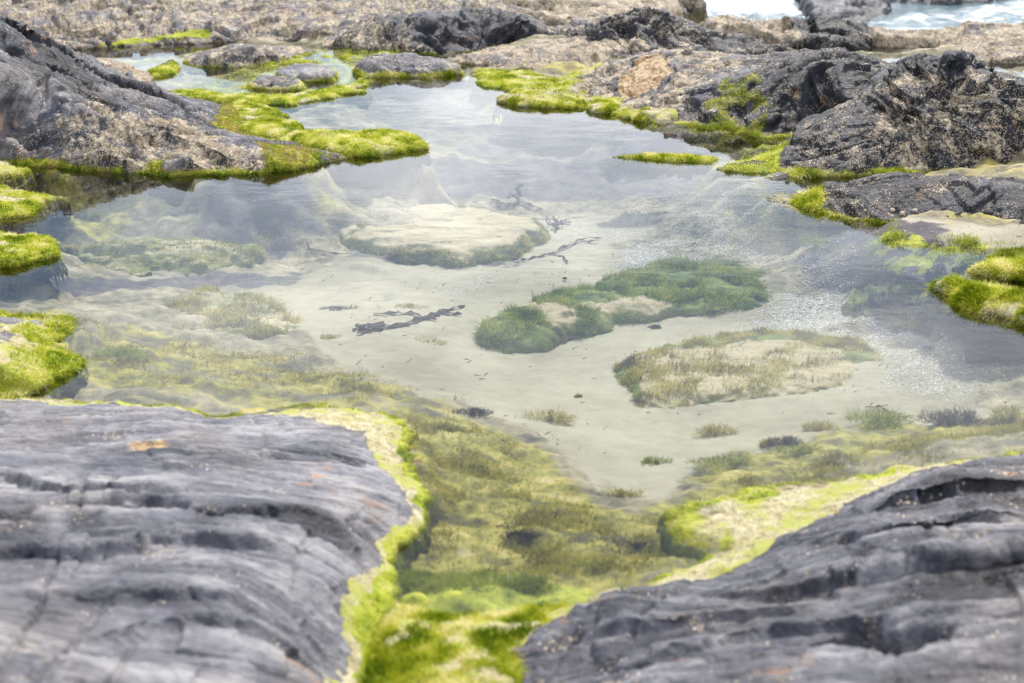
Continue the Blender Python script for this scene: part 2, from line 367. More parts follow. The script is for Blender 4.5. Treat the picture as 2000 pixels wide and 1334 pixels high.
def scatter(V, F, w, n):
    """n random points on faces F weighted by area times mean vertex weight w"""
    a = V[F[:, 0]]; b = V[F[:, 1]]; c = V[F[:, 2]]; d = V[F[:, 3]]
    cr_ = np.cross(c - a, d - b); ar = np.linalg.norm(cr_, axis=1) * .5; wt = ar * w[F].mean(1)
    if wt.sum() <= 0: return np.zeros((0, 3)), np.zeros((0, 3))
    k = RNG.choice(len(F), n, p=wt / wt.sum()); u = RNG.random((n, 1)); v = RNG.random((n, 1))
    p = (a[k] * (1 - u) + b[k] * u) * (1 - v) + (d[k] * (1 - u) + c[k] * u) * v
    nn = cr_[k]; nn /= np.linalg.norm(nn, axis=1, keepdims=True) + 1e-12; nn[nn[:, 2] < 0] *= -1
    return p, nn
def warp2(X, Y, a=.05, f=4, seed=50):
    q = xyz(X * f, Y * f, 0); return X + a * fbm(q, 3, seed), Y + a * fbm(q + 31.7, 3, seed + 9)

# ------------------------------------------------------------------ the pool bed (ground)
bed_pts = ctrl([
 (1000,700,-.28),(1100,900,-.18),(700,480,-.33),(520,520,-.30),(1100,560,-.30),(900,400,-.32),(1200,400,-.28),(1400,430,-.24),(1500,480,-.18),(1640,500,-.10),
 (1600,600,-.24),(1150,700,-.28),(1800,700,-.2),(1950,640,-.2),(1950,800,-.2),(1800,860,-.13),(1500,900,-.14),(1950,880,-.05),(1400,850,-.22),(1300,980,-.12),(1200,1120,-.055),(1350,1120,-.03),
 (1000,1170,-.05),(850,1100,-.065),(850,880,-.08),(840,1000,-.065),(1000,1000,-.10),(1000,880,-.16),(700,780,-.1),(600,740,-.16),(300,760,-.06),(150,740,-.05),(200,620,-.16),
 (200,500,-.25),(60,560,-.18),(400,450,-.28),(500,370,-.3),(700,350,-.26),(900,330,-.24),(1000,260,-.2),(800,220,-.16),(650,240,-.07),(900,170,-.07),(600,200,-.02),(400,150,-.04),(300,120,-.1),
 (600,120,-.03),(720,130,-.03),(820,115,-.04),(1300,330,-.24),(1450,300,-.06),(1350,265,-.12),(1150,240,-.15),(1500,370,-.16),(1050,190,-.04),(950,150,-.02),(60,370,-.14),(60,440,-.1),(-150,500,-.1),
 (1700,455,-.02),(1780,470,.008),(1900,475,.012),(2000,480,.0),(2150,480,.05),(1850,510,-.04),(1560,400,-.12),(1600,350,-.1),(1800,345,.0),
 (1080,1180,-.03),(900,1230,-.03),(900,1500,.05),(0,900,-.1),(400,1100,-.1),(1500,1100,-.05),(1900,1100,-.1),(-400,700,.02),(-400,300,.1),(-300,120,.1),
 (0,100,.0),(500,80,.0),(900,90,.0),(1300,130,.0),(1500,150,.0),(1900,150,-.04),(1500,94,-.02),(1800,95,-.02),(2200,300,.1),(2400,700,.1),(2300,1000,.0),(2300,480,.1),
 ('w',-5,11.5,.02),('w',0,11.5,.02),('w',4,11.2,.02),('w',-5,13,.0),('w',0,13,-.1),('w',4,13,-.5),('w',-8,14,-.1),('w',0,16,-1.1),('w',5,15,-1.4),('w',9,12,-.9),('w',0,20,-2.2),('w',-8,20,-1.8),('w',9,20,-2.4),
 ('w',-7,6,.2),('w',8,6,.2),('w',-7,1,.3),('w',7,1,.3),('w',0,-3,.3)])
BEDF = RBF(bed_pts, .12)
def bed_h(X, Y):
    h = BEDF(X, Y); q = xyz(X, Y)
    return h
SHORE = []
def maskset(polys, X, Y, soft, seed, a=.06):
    Xw, Yw = warp2(X, Y, a, 3.5, seed); r = np.zeros(X.shape)
    for pl in polys:
        zz = pl[0]; r = np.maximum(r, pl[1] * ss(-soft, soft, sdist(PP(pl[2:], zz), Xw, Yw)))
    return r
# ------------------------------------------------------------------ rocks
def frame(strike, dip, ddir=0):
    """bedding frame: strike (deg from +X in plan) is the long direction, dip tilts the beds"""
    s, d = R(strike), R(dip)
    e1 = np.array([math.cos(s), math.sin(s), 0]); h = np.array([-math.sin(s), math.cos(s), 0])
    e3 = np.array([0, 0, 1]) * math.cos(d) - h * math.sin(d); e2 = np.cross(e3, e1)
    return np.stack([e1, e2, e3])
rocks = {}
def rock(name, outline, pts=None, label='', cat='rock', group=None, z0=0.0, top=.05, w=.12, sp=.0014, slope=2.6, strike=0, dip=35, amp=1.0, seed=1,
         moss=(0, .02), tanb=(0, .05), mossd=0, tand=0, barn=.3, pale=.3, fold=.3, ledges=(), pits=(), mossp=(), tanp=(), barnp=(), fuzz=0, fuzzlen=.018, fuzzmat=None, lean=(0, 0, -.3),
         smooth_moss=True, wa=.05, wf=3.5, fuzzw=.0022, bedz=None, fine=1.0, palep=(), fuzzall=False, margin=.3, patch=.5, tonez=0, ochre=(), ts=1.0):
    if name == 'mossy_ledge' and bedz is None: bedz = .035
    poly = np.array([c[1:3] if c[0] == 'w' else P(c[0], c[1], c[2] if len(c) > 2 else z0)[:2] for c in outline])
    x0, y0 = poly.min(0) - margin; x1, y1 = poly.max(0) + margin
    X, Y = polar(x0, x1, max(y0, .7), y1, sp); sh = X.shape; Xr, Yr = X.ravel(), Y.ravel()
    Xw, Yw = warp2(Xr, Yr, wa, wf, seed + 200)
    Xw2, Yw2 = warp2(Xw, Yw, wa * .3, wf * 5, seed + 230)
    d = sdist(poly, Xw2, Yw2)
    if pts is not None:
        cp = ctrl(pts)
        op = np.array([[*poly[k], (c[3] if c[0] == 'w' else (c[2] if len(c) > 2 else z0))] for k, c in enumerate(outline)])
        h = RBF(np.concatenate([cp, op]), .08)(Xw, Yw)
    else:
        t = np.clip(d / w, 0, 1); h = z0 + top * np.sqrt(np.clip(1 - (1 - t) ** 2, 0, 1))
    h = h - np.where(d < 0, -d * slope + (-d) ** 2 * 1.5, 0)
    for lp, lh, dec in ledges:
        ln = PP([(a, b) for a, b in lp], .12); s, al = lside(ln, Xw2, Yw2); fade = np.clip(np.minimum(al, 1 - al) * 5, 0, 1)
        fade *= .75 + .5 * noise(xyz(Xr * 4, Yr * 4), seed + 77)
        h = h + lh * fade * (ss(-.012, .014, s) * np.exp(-np.clip(s, 0, 9) / dec) - .35 * (1 - ss(-.012, .014, s)) * np.exp(np.clip(s, -9, 0) / (dec * .35)))
    for pp, pz, pd in pits:
        h = h - pd * ss(-.015, .03, sdist(PP(pp, pz), Xw2, Yw2))
    Z = h.reshape(sh); nr = gnormals(X, Y, Z).reshape(-1, 3); p = np.stack([Xr, Yr, h], 1)
    mo = np.maximum(ss(moss[1], moss[0], h + noise(p * 6, seed + 3) * .35 * moss[1]) if moss[1] > 0 else 0, 0) * np.ones(len(h))
    tn = ss(tanb[1], tanb[0], h + noise(p * 5, seed + 4) * .3 * tanb[1]) * np.ones(len(h)) if tanb[1] > 0 else np.zeros(len(h))
    wn = noise(p * 5, seed + 6) * 1.2 + fbm(p * 22, 3, seed + 7) * .7
    if mossd: mo = np.maximum(mo, ss(mossd * 1.2, mossd * .6, d + wn * mossd * .9))
    if tand: tn = np.maximum(tn, ss(tand * 1.2, tand * .75, d + wn * tand * .9))
    for pz, st, *pl in mossp: mo = np.maximum(mo, st * ss(-.03, .03, sdist(PP(pl, pz), Xw2, Yw2)))
    for pz, st, *pl in tanp: tn = np.maximum(tn, st * ss(-.03, .03, sdist(PP(pl, pz), Xw2, Yw2)))
    mo = np.clip(mo - patch * ss(.0, .35, fbm(p * np.array([5, 7, 5]), 3, seed + 90)), 0, 1)
    ba = np.full(len(h), float(barn)); pa = np.full(len(h), float(pale))
    for pz, st, *pl in barnp:
        k = ss(-.08, .08, sdist(PP(pl, pz), Xw, Yw)); ba = ba * (1 - k) + st * k
    for pz, st, *pl in palep:
        k = ss(-.045, .045, sdist(PP(pl, pz), Xw2, Yw2)); pa = pa * (1 - k) + st * k
    oc = np.zeros(len(h))
    for pz, st, *pl in ochre: oc = np.maximum(oc, st * ss(-.03, .03, sdist(PP(pl, pz), Xw2, Yw2)))
    # bedding detail
    M = frame(strike, dip); wv = np.stack([fbm(p * 1.1, 3, seed + 11), fbm(p * 1.1 + 9, 3, seed + 12), fbm(p * 1.1 + 21, 3, seed + 13)], 1)
    qb = (p + wv * fold) @ M.T; qb[:, 2] /= ts
    def layers(T, fx, sd, edge=.16):
        sz = qb[:, 2] / T + noise(qb * np.array([fx, fx, 1.2]), sd) * .9; k = np.floor(sz); fr = sz - k
        A = noise(np.stack([qb[:, 0] * fx, qb[:, 1] * fx, k * 3.71 + .37], 1), sd + 1); B = noise(np.stack([qb[:, 0] * fx, qb[:, 1] * fx, (k + 1) * 3.71 + .37], 1), sd + 1)
        jx = np.floor(qb[:, 0] * fx * 2.2 + k * .37 + .5 * noise(qb * 3 * fx, sd + 5)) * 1.37 + .51; jy = np.floor(qb[:, 1] * fx * 2.2 + k * .61) * 1.71 + .29
        hb = noise(np.stack([jx, jy, k * 3.71 + .37], 1), sd + 2); hc = noise(np.stack([jx, jy, (k + 1) * 3.71 + .37], 1), sd + 2)
        A = A * .5 + hb * .75; B = B * .5 + hc * .75
        w_ = ss(1 - edge, 1, fr); return A * (1 - w_) + B * w_ - .25 * (fr - .5) * (1 - w_)
    L1 = layers(.115, .9, seed + 21); L2 = layers(.042, 1.8, seed + 23); L3 = layers(.015, 4.0, seed + 26, .3)
    lump = fbm(p * 2.4, 3, seed + 24); chip = np.abs(fbm(p * 9, 3, seed + 36)); grit = fbm(p * 34, 3, seed + 25)
    crk = noise(p @ M.T * np.array([6, 1.2, 1.5]) + 4, seed + 40); crack = -ss(.045, 0, np.abs(crk)) * ss(.0, .3, noise(p * 1.9, seed + 41))
    disp = (L1 * .062 + L2 * .046 + L3 * .013 + lump * .02 - chip * .011 + grit * .0045 * fine + crack * .022) * amp
    lay = L1 * .35 + L2 * .5 + L3 * .35
    cover = np.clip(np.maximum(mo, tn * .7), 0, 1) if smooth_moss else 0
    disp = disp * (1 - .72 * cover) + cover * (np.abs(noise(p * 14, seed + 50)) * .018 + noise(p * 45, seed + 51) * .004)
    disp *= ss(-.1 + z0, .02 + z0, h) * .8 + .2
    V = p + nr * disp[:, None]
    F = gfaces(*sh); bh = bed_h(Xr, Yr) if bedz is None else bedz
    keep = V[:, 2] > bh - .09
    V, F, at, vt = compact(V, F, keep, {'moss': mo, 'tan': tn, 'barn': ba, 'pale': pa, 'd': d, 'lay': lay, 'ochre': oc, 'wet': np.full(len(h), 0.0 if name in ('sea_rock', 'boulder') else 1.0)}, {'bed': qb})
    V = V + np.zeros(3)
    dd = at.pop('d')
    o = mk(name, V, F, None, ROCK, None, at, vt)
    tag(o, label, cat, group)
    if fuzz:
        wgt = np.where((V[:, 2] > -.02) | fuzzall, np.clip(at['moss'] * 1.6 - .35, 0, 1), 0)
        if fuzzall: wgt = wgt * ss(-.02, .03, dd) * ss(-.12, .3, fbm(V * np.array([7, 11, 7]), 4, seed + 95) * 1.1 + .06)
        pos, nn = scatter(V, F, wgt, fuzz)
        tone = .52 + fbm(pos * 9, 3, seed + 60) * 1.1 + RNG.normal(0, .16, len(pos)) + tonez * (pos[:, 2] - .02)
        blades('algae', pos, nn, fuzzlen, fuzzw, fuzzmat or BL_YG, o, lean, tone=tone)
    rocks.setdefault(name, []).append(o)
    if name not in ('submerged_rock', 'sea_rock', 'boulder', 'rock_shelf') and wa > .021: SHORE.append((poly, .15 if name == 'mossy_ledge' else .24))
    return o

# -- left middle outcrop
rock('rock_outcrop', [(-250,290),(0,318),(60,325),(150,331),(300,338),(420,341),(500,339),(600,326),(690,306),(650,290),(560,283),(500,262),(460,225,.03),(440,205,.04),(330,185,.08),(290,175,.1),(240,150,.14),
      back(200,125,.25,.12,.1),back(110,82,.40,.2,.1),back(0,42,.52,.25,.1),back(-250,0,.6,.3,.1)],
     [(0,60,.54),(-200,20,.62),(60,75,.47),(110,92,.40),(200,135,.23),(150,125,.30),(0,110,.42),(-200,110,.5),(0,160,.36),(80,175,.31),(120,150,.30),(150,200,.25),(0,235,.23),(150,250,.17),(0,290,.12),(150,297,.10),(300,205,.19),(300,258,.13),(300,304,.10),(225,302,.10),(360,306,.09),
      (400,228,.10),(420,272,.10),(420,308,.10),(500,300,.085),(500,315,.07),(600,306,.04)],
     'broad grey outcrop sloping in from the left with a brown green algae skirt', z0=0, sp=.0012, strike=-6, dip=55, amp=.95, seed=3, barn=.22, pale=.3,
     moss=(.0, .05), tanb=(.0, .02), fold=.14, fuzzmat=BL_SK, tonez=9,
     mossp=[(.03, .9, (500,300),(560,285),(690,300),(600,326),(520,330)), (.03, .9, (430,205),(520,210),(600,240),(560,280),(480,270),(420,262))],
     ledges=[([(-100,60),(60,135),(200,140),(260,170)], .07, .12), ([(-60,150),(60,200),(170,190),(300,205),(400,235)], .08, .12), ([(60,235),(150,260),(260,270),(330,262),(540,300)], .04, .1)],
     barnp=[(.06, .95, (250,285),(330,262),(450,290),(540,305),(480,330),(250,322)), (.08, .62, (100,285),(200,262),(330,270),(520,300),(450,330),(200,320)), (.4, .1, (-200,20),(110,80),(220,140),(60,140),(-200,100))], palep=[(.4, -.3, (-200,10),(110,75),(220,130),(200,150),(60,130),(-200,80))],
     fuzz=26000, fuzzlen=.022, lean=(0, -.25, -.7))
# -- mossy tongues of the left shore
rock('mossy_ledge', [(556,272),(600,264),(680,262),(760,264),(818,275),(822,290),(780,300),(700,308),(640,300),(590,288)], None, 'yellow green algae mound with a small bare grey top, jutting right into the pool', 'algae mound',
     top=.045, w=.16, sp=.0015, amp=.5, seed=21, moss=(0, .2), tanb=(.03, .07), fuzz=16000, strike=5, palep=[(.04, .9, (720,268),(780,268),(785,278),(740,280))], barn=.1, margin=.1)
rock('mossy_ledge', [(430,262),(470,242),(540,236),(600,246),(590,262),(540,270),(470,275)], None, 'narrow algae tongue between the grey outcrop and open water, upper of two', 'algae mound', top=0.031, w=0.163, sp=.0016, amp=.5, seed=22, moss=(0, .2), tanb=(.1, .14), patch=.8, wa=.09, wf=6, fuzzlen=.014, fuzz=9000, margin=.1)
rock('mossy_ledge', [(420,215),(470,200),(520,212),(560,225),(540,236),(470,240),(425,236)], None, 'small round algae cushion at the right tip of the sloping grey outcrop', 'algae mound', top=0.031, w=0.163, sp=.0016, amp=.5, seed=23, moss=(0, .2), tanb=(.1, .14), patch=.8, wa=.09, wf=6, fuzzlen=.014, fuzz=7000, margin=.1)
rock('mossy_ledge', [(310,186),(380,178),(470,188),(540,192),(600,184),(660,172),(720,158),(700,180),(640,190),(560,206),(470,204),(380,196)], None, 'long low bank of bright algae crossing the water behind the outcrop', 'algae mound', top=0.025, w=0.188, sp=.0016, amp=.5, seed=24, moss=(0, .12), tanb=(.1, .14), patch=.8, wa=.09, wf=6, fuzzlen=.014, fuzz=14000, margin=.1)
rock('small_rock', [(535,150),(560,135),(620,132),(660,145),(650,158),(590,160)], None, 'flat grey rock ringed by bright algae in the shallow channel', 'rock', group=None, top=.05, w=.2, sp=.0016, amp=.6, seed=25, moss=(0, .018), tanb=(0, .02), barn=.3, pale=.5, fuzz=3000, margin=.1)
rock('small_rock', [(480,172),(500,158),(560,156),(595,166),(580,176),(520,178)], None, 'dark speckled rock in front of the flat one in the algae channel', 'rock', top=.045, w=.15, sp=.0016, amp=.6, seed=26, moss=(0, .02), barn=.4, pale=.2, fuzz=3000, margin=.1)
rock('small_rock', [(690,140),(720,124),(780,120),(830,128),(890,134),(900,146),(840,152),(760,150),(710,152)], None, 'knobbly grey rock fringed with algae at the far end of the pool', 'rock', top=.075, w=.14, sp=.0014, amp=1.0, seed=27, moss=(0, .045), barn=.3, pale=.5, fuzz=9000, margin=.1)
# -- right shore tongues
rock('mossy_ledge', [(915,148),(960,140),(1040,148),(1090,160),(1070,175),(1000,178),(940,170)], None, 'low algae shelf at the back right of the pool below the pale smooth rock', 'algae mound', top=0.022, w=0.250, sp=.0016, amp=.5, seed=28, moss=(0, .12), tanb=(.1, .14), patch=.8, wa=.09, wf=6, fuzzlen=.014, fuzz=9000, margin=.1)
rock('mossy_ledge', [(970,200),(1010,184),(1060,180),(1120,176),(1150,200),(1140,212),(1060,212)], None, 'algae ledge with brown weed patches at the foot of the ribbed rock', 'algae mound', top=0.037, w=0.175, sp=.0014, amp=.8, seed=29, moss=(0, .06), tanb=(.03, .08), patch=.8, wa=.09, wf=6, fuzzlen=.014, fuzz=12000, margin=.1, strike=-10)
rock('mossy_ledge', [(1140,206),(1170,196),(1220,200),(1236,214),(1210,226),(1160,220)], None, 'rounded algae lump by the water between two dark rock feet', 'algae mound', top=0.037, w=0.125, sp=.0014, amp=.6, seed=30, moss=(0, .2), tanb=(.1, .14), patch=.8, wa=.09, wf=6, fuzzlen=.014, fuzz=8000, margin=.1)
rock('mossy_ledge', [(1240,236),(1262,222),(1320,212),(1362,222),(1350,240),(1290,244)], None, 'algae clump with pale crust under the dark rounded cliff', 'algae mound', top=0.056, w=0.125, sp=.0014, amp=.7, seed=31, moss=(0, .07), tanb=(.04, .12), patch=.8, wa=.09, wf=6, fuzzlen=.014, fuzz=9000, margin=.1)
rock('mossy_ledge', [(1196,308),(1260,306),(1340,306),(1400,312),(1390,319),(1330,318),(1250,312)], None, 'thin strip of algae just breaking the surface mid pool', 'algae mound', z0=-.004, top=0.014, w=0.062, sp=.0013, amp=.4, seed=32, moss=(0, .2), tanb=(.1, .14), patch=.7, fuzz=5000, margin=.1, wa=.02)
# -- middle right rounded rock
rock('rock_outcrop', [(1060,182),(1130,205),(1200,226),(1260,236),(1330,246),(1420,254),(1500,272),(1545,268),(1600,262),(1720,262,.02),(1790,200,.2),back(1740,120,.32,.25,.1),back(1640,97,.34,.3,.1),back(1560,100,.30,.3,.1),back(1450,108,.24,.3,.1),back(1330,92,.2,.4,.12),back(1210,112,.12,.4,.08),back(1110,148,.05,.2,.04)],
     [(1150,175,.05),(1210,145,.08),(1220,190,.04),(1200,210,.02),(1250,210,.05),(1300,195,.1),(1300,150,.15),(1330,110,.19),(1400,130,.2),(1400,200,.14),(1400,238,.06),(1300,228,.05),(1480,215,.13),(1480,150,.23),(1560,120,.29),(1560,180,.2),(1540,245,.07),(1620,110,.335),(1650,105,.34),(1690,130,.3),(1700,180,.22),(1640,160,.27),(1620,230,.1)],
     'rounded rock with barnacle dusted flanks and a tan hollow, left of the tallest dark rock', sp=.0012, strike=12, dip=30, amp=1.1, seed=4, barn=.36, pale=.1, moss=(0, .05), tanb=(.01, .06), fold=.3,
     ochre=[(.1, 1, (1205,150),(1240,130),(1300,132),(1310,165),(1270,182),(1215,178))], mossp=[(.05, .5, (1340,225),(1420,205),(1480,205),(1500,240),(1500,268),(1450,250),(1340,245))],
     barnp=[(.12, .66, (1080,150),(1200,110),(1330,95),(1480,110),(1400,170),(1300,200),(1150,190)), (.1, -.4, (1205,150),(1240,130),(1300,132),(1310,165),(1270,182),(1215,178)), (.3, .2, (1480,100),(1700,100),(1720,200),(1560,200),(1480,160))],
     palep=[(.25, -.3, (1480,90),(1750,90),(1720,240),(1560,230),(1470,160))], fuzz=12000, fuzzlen=.025, lean=(0, -.3, -.6))
# -- tallest dark rock at the right
rock('rock_outcrop', [(1400,330),(1440,339),(1500,342),(1560,346),(1700,342),(1850,338),(2000,334),(2300,328),('w',4.2,8.0,.2),back(2100,190,.3,.3,.1),back(2000,172,.33,.25,.1),back(1930,132,.42,.25,.12),back(1870,102,.46,.25,.1),back(1800,98,.46,.25,.1),back(1735,118,.42,.22,.1),back(1690,165,.33,.15,.1),(1640,215,.2),(1590,250,.1),(1520,285,.04),(1450,315,.0)],
     [(1450,325,.02),(1530,305,.05),(1600,280,.09),(1600,320,.04),(1660,240,.18),(1700,200,.26),(1700,290,.09),(1740,150,.37),(1780,120,.44),(1800,108,.46),(1860,110,.455),(1800,160,.36),(1800,230,.23),(1800,300,.08),(1900,150,.39),(1930,200,.3),(1900,270,.15),(1900,315,.05),(2000,220,.27),(2000,290,.11),(2100,250,.22)],
     'tall black folded rock at the right with barnacles over its lower face', sp=.0011, strike=18, dip=30, amp=1.2, seed=5, barn=.02, pale=-.35, moss=(0, .03), tanb=(0, .02), fold=.28,
     mossp=[(.02, .95, (1395,325),(1440,310),(1520,290),(1560,290),(1520,310),(1510,338),(1440,340)), ], barnp=[(.1, .5, (1600,300),(1700,250),(1850,255),(2100,220),(2200,330),(1900,338),(1700,342),(1560,335)), (.3, .5, (1900,200),(2100,180),(2100,280),(1950,260)), (.1, .4, (1500,320),(1560,270),(1680,220),(1700,290),(1560,330))],
     ledges=[([(1560,262),(1680,205),(1800,190),(1900,235),(2050,250)], .07, .1), ([(1700,180),(1780,150),(1880,170),(1990,190)], .05, .08), ([(1660,300),(1800,262),(1900,232),(2100,240)], .06, .08)],
     fuzz=8000, lean=(0, -.2, -.4))
# -- lower right rock with limpets
RL = rock('rock_outcrop', [(1518,382),(1560,402),(1620,420),(1690,432),(1760,443),(1880,450),(1960,456),(2060,470),(2300,480),('w',3.6,6.9,.1),(2040,352,.12),back(1930,340,.15,.15,.08),back(1850,335,.14,.15,.08),back(1760,345,.12,.12,.07),back(1660,357,.09,.12,.06),(1590,372,.03)],
     [(1590,385,.04),(1620,375,.07),(1650,395,.05),(1680,365,.10),(1700,410,.045),(1760,352,.13),(1760,390,.085),(1780,425,.03),(1850,345,.15),(1850,390,.1),(1860,430,.035),(1930,350,.155),(1950,400,.09),(2000,380,.12),(2000,430,.06),(2100,400,.15)],
     'low dark striped rock carrying a few round limpets, nearest rock on the right', sp=.0011, strike=14, dip=26, amp=.8, seed=6, barn=.30, pale=-.3, moss=(0, .03), tanb=(0, .025), fold=.3,
     mossp=[(.03, .95, (1515,382),(1560,370),(1610,378),(1600,410),(1560,400))], ledges=[([(1600,392),(1700,385),(1780,400),(1900,395),(2050,420)], .025, .05)], fuzz=9000, fuzzlen=.03, lean=(.1, -.3, -.4))
# -- back rocks
rock('rock_outcrop', [(632,92),(720,101),(850,107),(905,102),(960,94),(1080,80),back(1090,52,.14,.3,.08),back(1040,24,.22,.3,.1),back(960,14,.26,.3,.1),back(860,20,.25,.3,.1),back(760,24,.24,.3,.1),back(700,42,.17,.3,.1),back(640,74,.06,.2,.04)],
     [(700,60,.12),(700,85,.05),(760,35,.21),(760,75,.09),(860,30,.22),(860,60,.13),(860,90,.04),(960,25,.23),(950,60,.12),(1030,35,.19),(1040,60,.11)],
     'long hump backed grey rock at the far end of the pool', sp=.0012, strike=4, dip=30, amp=1.25, seed=7, barn=.55, pale=.1, moss=(0, .012), tanb=(0, .01), barnp=[(.22, .15, (720,30),(900,15),(1050,20),(1070,40),(860,45))], palep=[(.22, -.2, (700,40),(760,15),(1050,10),(1080,45),(860,50))])
rock('rock_outcrop', [(858,120),(950,131),(1010,136),(1070,140),(1150,140),(1240,130),(1300,110,.04),back(1270,72,.16,.3,.06),back(1180,64,.15,.3,.06),back(1080,78,.11,.3,.06),back(980,92,.07,.2,.04),(900,110,.02)],
     [(950,115,.04),(1000,105,.07),(1060,120,.05),(1080,95,.10),(1150,110,.08),(1180,80,.14),(1250,90,.13)], 'smooth barnacle covered rock shoulder in front of the hump backed one', sp=.0013, strike=12, dip=25, amp=1.0, seed=8, barn=.75, pale=.3, moss=(0, .01), tanb=(0, .01))
rock('rock_outcrop', [(1100,90,.05),(1200,115,.05),(1350,110,.05),(1480,100,.03),(1560,92,.02),back(1500,70,.12,.2,.08),back(1400,50,.2,.3,.1),back(1350,32,.26,.3,.1),back(1290,8,.34,.3,.1),back(1240,8,.34,.3,.1),back(1180,34,.25,.3,.1),back(1130,46,.2,.3,.1)],
     [(1180,60,.18),(1230,25,.29),(1240,60,.2),(1270,18,.32),(1300,30,.28),(1300,70,.16),(1380,70,.14),(1400,90,.08),(1450,80,.1)], 'jagged dark peak of rock on the skyline right of centre', sp=.0012, strike=-14, dip=40, amp=1.6, seed=9, barn=.36, pale=-.3, moss=(0, .0), tanb=(0, .0))
rock('rock_outcrop', [(1380,96,.02),(1500,88,.01),(1640,92,.0),(1850,90,.0),(1950,100,.02),(2200,110,.05),('w',4.6,10.6,.15),back(2000,47,.14,.5,.1),back(1900,44,.15,.5,.1),back(1800,52,.13,.5,.1),back(1720,46,.17,.3,.1),back(1670,26,.25,.3,.1),back(1610,16,.28,.3,.1),back(1540,20,.26,.3,.1),back(1450,28,.23,.3,.1),back(1380,24,.24,.3,.1)],
     [(1400,50,.17),(1500,50,.15),(1560,50,.17),(1620,30,.235),(1660,40,.2),(1600,75,.06),(1700,70,.08),(1800,70,.07),(1900,60,.1),(1950,80,.05),(2000,65,.09)], 'long pale barnacled ridge along the skyline with a dark knob, before the surf', sp=.0012, strike=-6, dip=30, amp=1.3, seed=10, barn=.78, pale=.35, moss=(0, .0), tanb=(0, .0),
     barnp=[(.2, .15, (1540,30),(1620,10),(1700,30),(1720,55),(1620,50))], palep=[(.22, -.3, (1540,30),(1610,10),(1700,20),(1720,50),(1620,48))])
rock('low_rock', [(1850,112,.0),(1900,120,.0),(2100,125,.02),('w',3.7,9.3,.08),back(2000,88,.1,.2,.05),back(1900,84,.08,.2,.05)], [(1930,100,.05),(1990,105,.05)], 'low barnacled rock between the back pool and the tall dark rock', 'rock', sp=.0016, strike=0, dip=30, amp=1, seed=33, barn=.75, pale=.3, moss=(0, 0), tanb=(0, 0))
rock('rock_shelf', [(-500,110,.05),(-100,100,.03),(80,92,.03),(180,93,.01),(300,86,.01),(450,80,.01),(560,78,.01),(660,72,.02),(800,60,.05),(1100,62,.05),(1150,50,.1),('w',1.6,12.5,.12),('w',1.2,14.0,.0),('w',-3,15,.0),('w',-7,14,.2)],
     [(0,70,.07),(200,70,.06),(400,60,.07),(600,55,.08),(0,30,.17),(200,20,.16),(450,20,.12),(600,30,.12),(800,20,.13),(1000,20,.12),(1100,20,.1),('w',-4,12.5,.25),('w',-2,12.5,.18),('w',0,12.5,.14)],
     'wide tan rock shelf crusted with barnacles across the back left', 'rock shelf', sp=.0012, strike=3, dip=26, amp=1.3, seed=12, barn=.62, pale=.45, moss=(0, .0), tanb=(0, .0), fold=.5,
     mossp=[(.01, .8, (180,93),(300,84),(420,80),(400,76),(250,82))])
rock('boulder', [(960,20,.1),(1100,38,.1),(1250,30,.1),(1320,12,.1),('w',1.6,13.4,.1),('w',.3,13.6,.1)], [back(1050,0,.2,.3,0),back(1200,0,.2,.4,0)], 'far tan boulder behind the jagged peak beside the white surf', 'boulder', sp=.002, amp=1.2, seed=34, barn=.8, pale=.4, moss=(0, 0), tanb=(0, 0))
rock('small_rock', [(358,122),(380,131),(480,132),(560,118),(625,102),(600,88,.04),back(520,82,.09,.12,.05),back(430,86,.09,.12,.05),(375,104,.03)], [(400,108,.07),(450,95,.1),(480,115,.05),(520,92,.095),(560,105,.05)], 'isolated grey hump of rock standing between the two rear channels', 'rock', sp=.0013, strike=8, dip=30, amp=.8, seed=13, barn=.55, pale=.35, moss=(0, .02), tanb=(0, 0), margin=.15, fuzz=3000)
rock('small_rock', [(190,112),(290,142),(300,160),(260,168,.02),(150,150,.03),(150,110,.02)], [(220,125,.06),(260,145,.05),(200,140,.08)], 'pale barnacled knob tucked behind the left outcrop', 'rock', sp=.0014, strike=8, dip=30, amp=1, seed=14, barn=.95, pale=.6, moss=(0, .0), tanb=(0, 0), margin=.15)
rock('small_rock', [(286,142),(300,138),(340,128),(352,136),(310,152)], None, 'small algae topped stone joining the pale knob to the isolated hump', 'rock', top=.04, w=.1, sp=.0016, amp=.5, seed=35, moss=(0, .2), fuzz=3000, margin=.1)
# -- left edge mounds
rock('mossy_ledge', [(-120,450),(0,463),(50,468),(100,482),(120,498),(90,510),(30,520),(0,523),(-120,530)], None, 'algae covered mound at the left edge in open water', 'algae mound', top=0.037, w=0.150, sp=.0015, amp=.5, seed=36, moss=(0, .2), tanb=(.04, .09), patch=.8, wa=.09, wf=6, fuzzlen=.014, fuzz=14000, margin=.1)
rock('mossy_ledge', [(-120,365),(0,370),(60,375),(118,388),(90,405),(40,425),(0,435),(-120,440)], None, 'algae slope at the left edge below the outcrop skirt', 'algae mound', z0=-.005, top=0.031, w=0.250, sp=.0015, amp=.5, seed=37, moss=(0, .2), tanb=(.02, .06), patch=.8, wa=.09, wf=6, fuzzlen=.014, fuzz=14000, margin=.1)
rock('mossy_ledge', [(-120,312),(20,314),(45,326),(50,338),(0,350),(-120,356)], None, 'flat topped algae stone at the left edge, touching the outcrop', 'algae mound', top=0.034, w=0.125, sp=.0015, amp=.5, seed=38, moss=(0, .035), tanb=(.03, .06), patch=.8, wa=.09, wf=6, fuzzlen=.014, fuzz=7000, margin=.1)
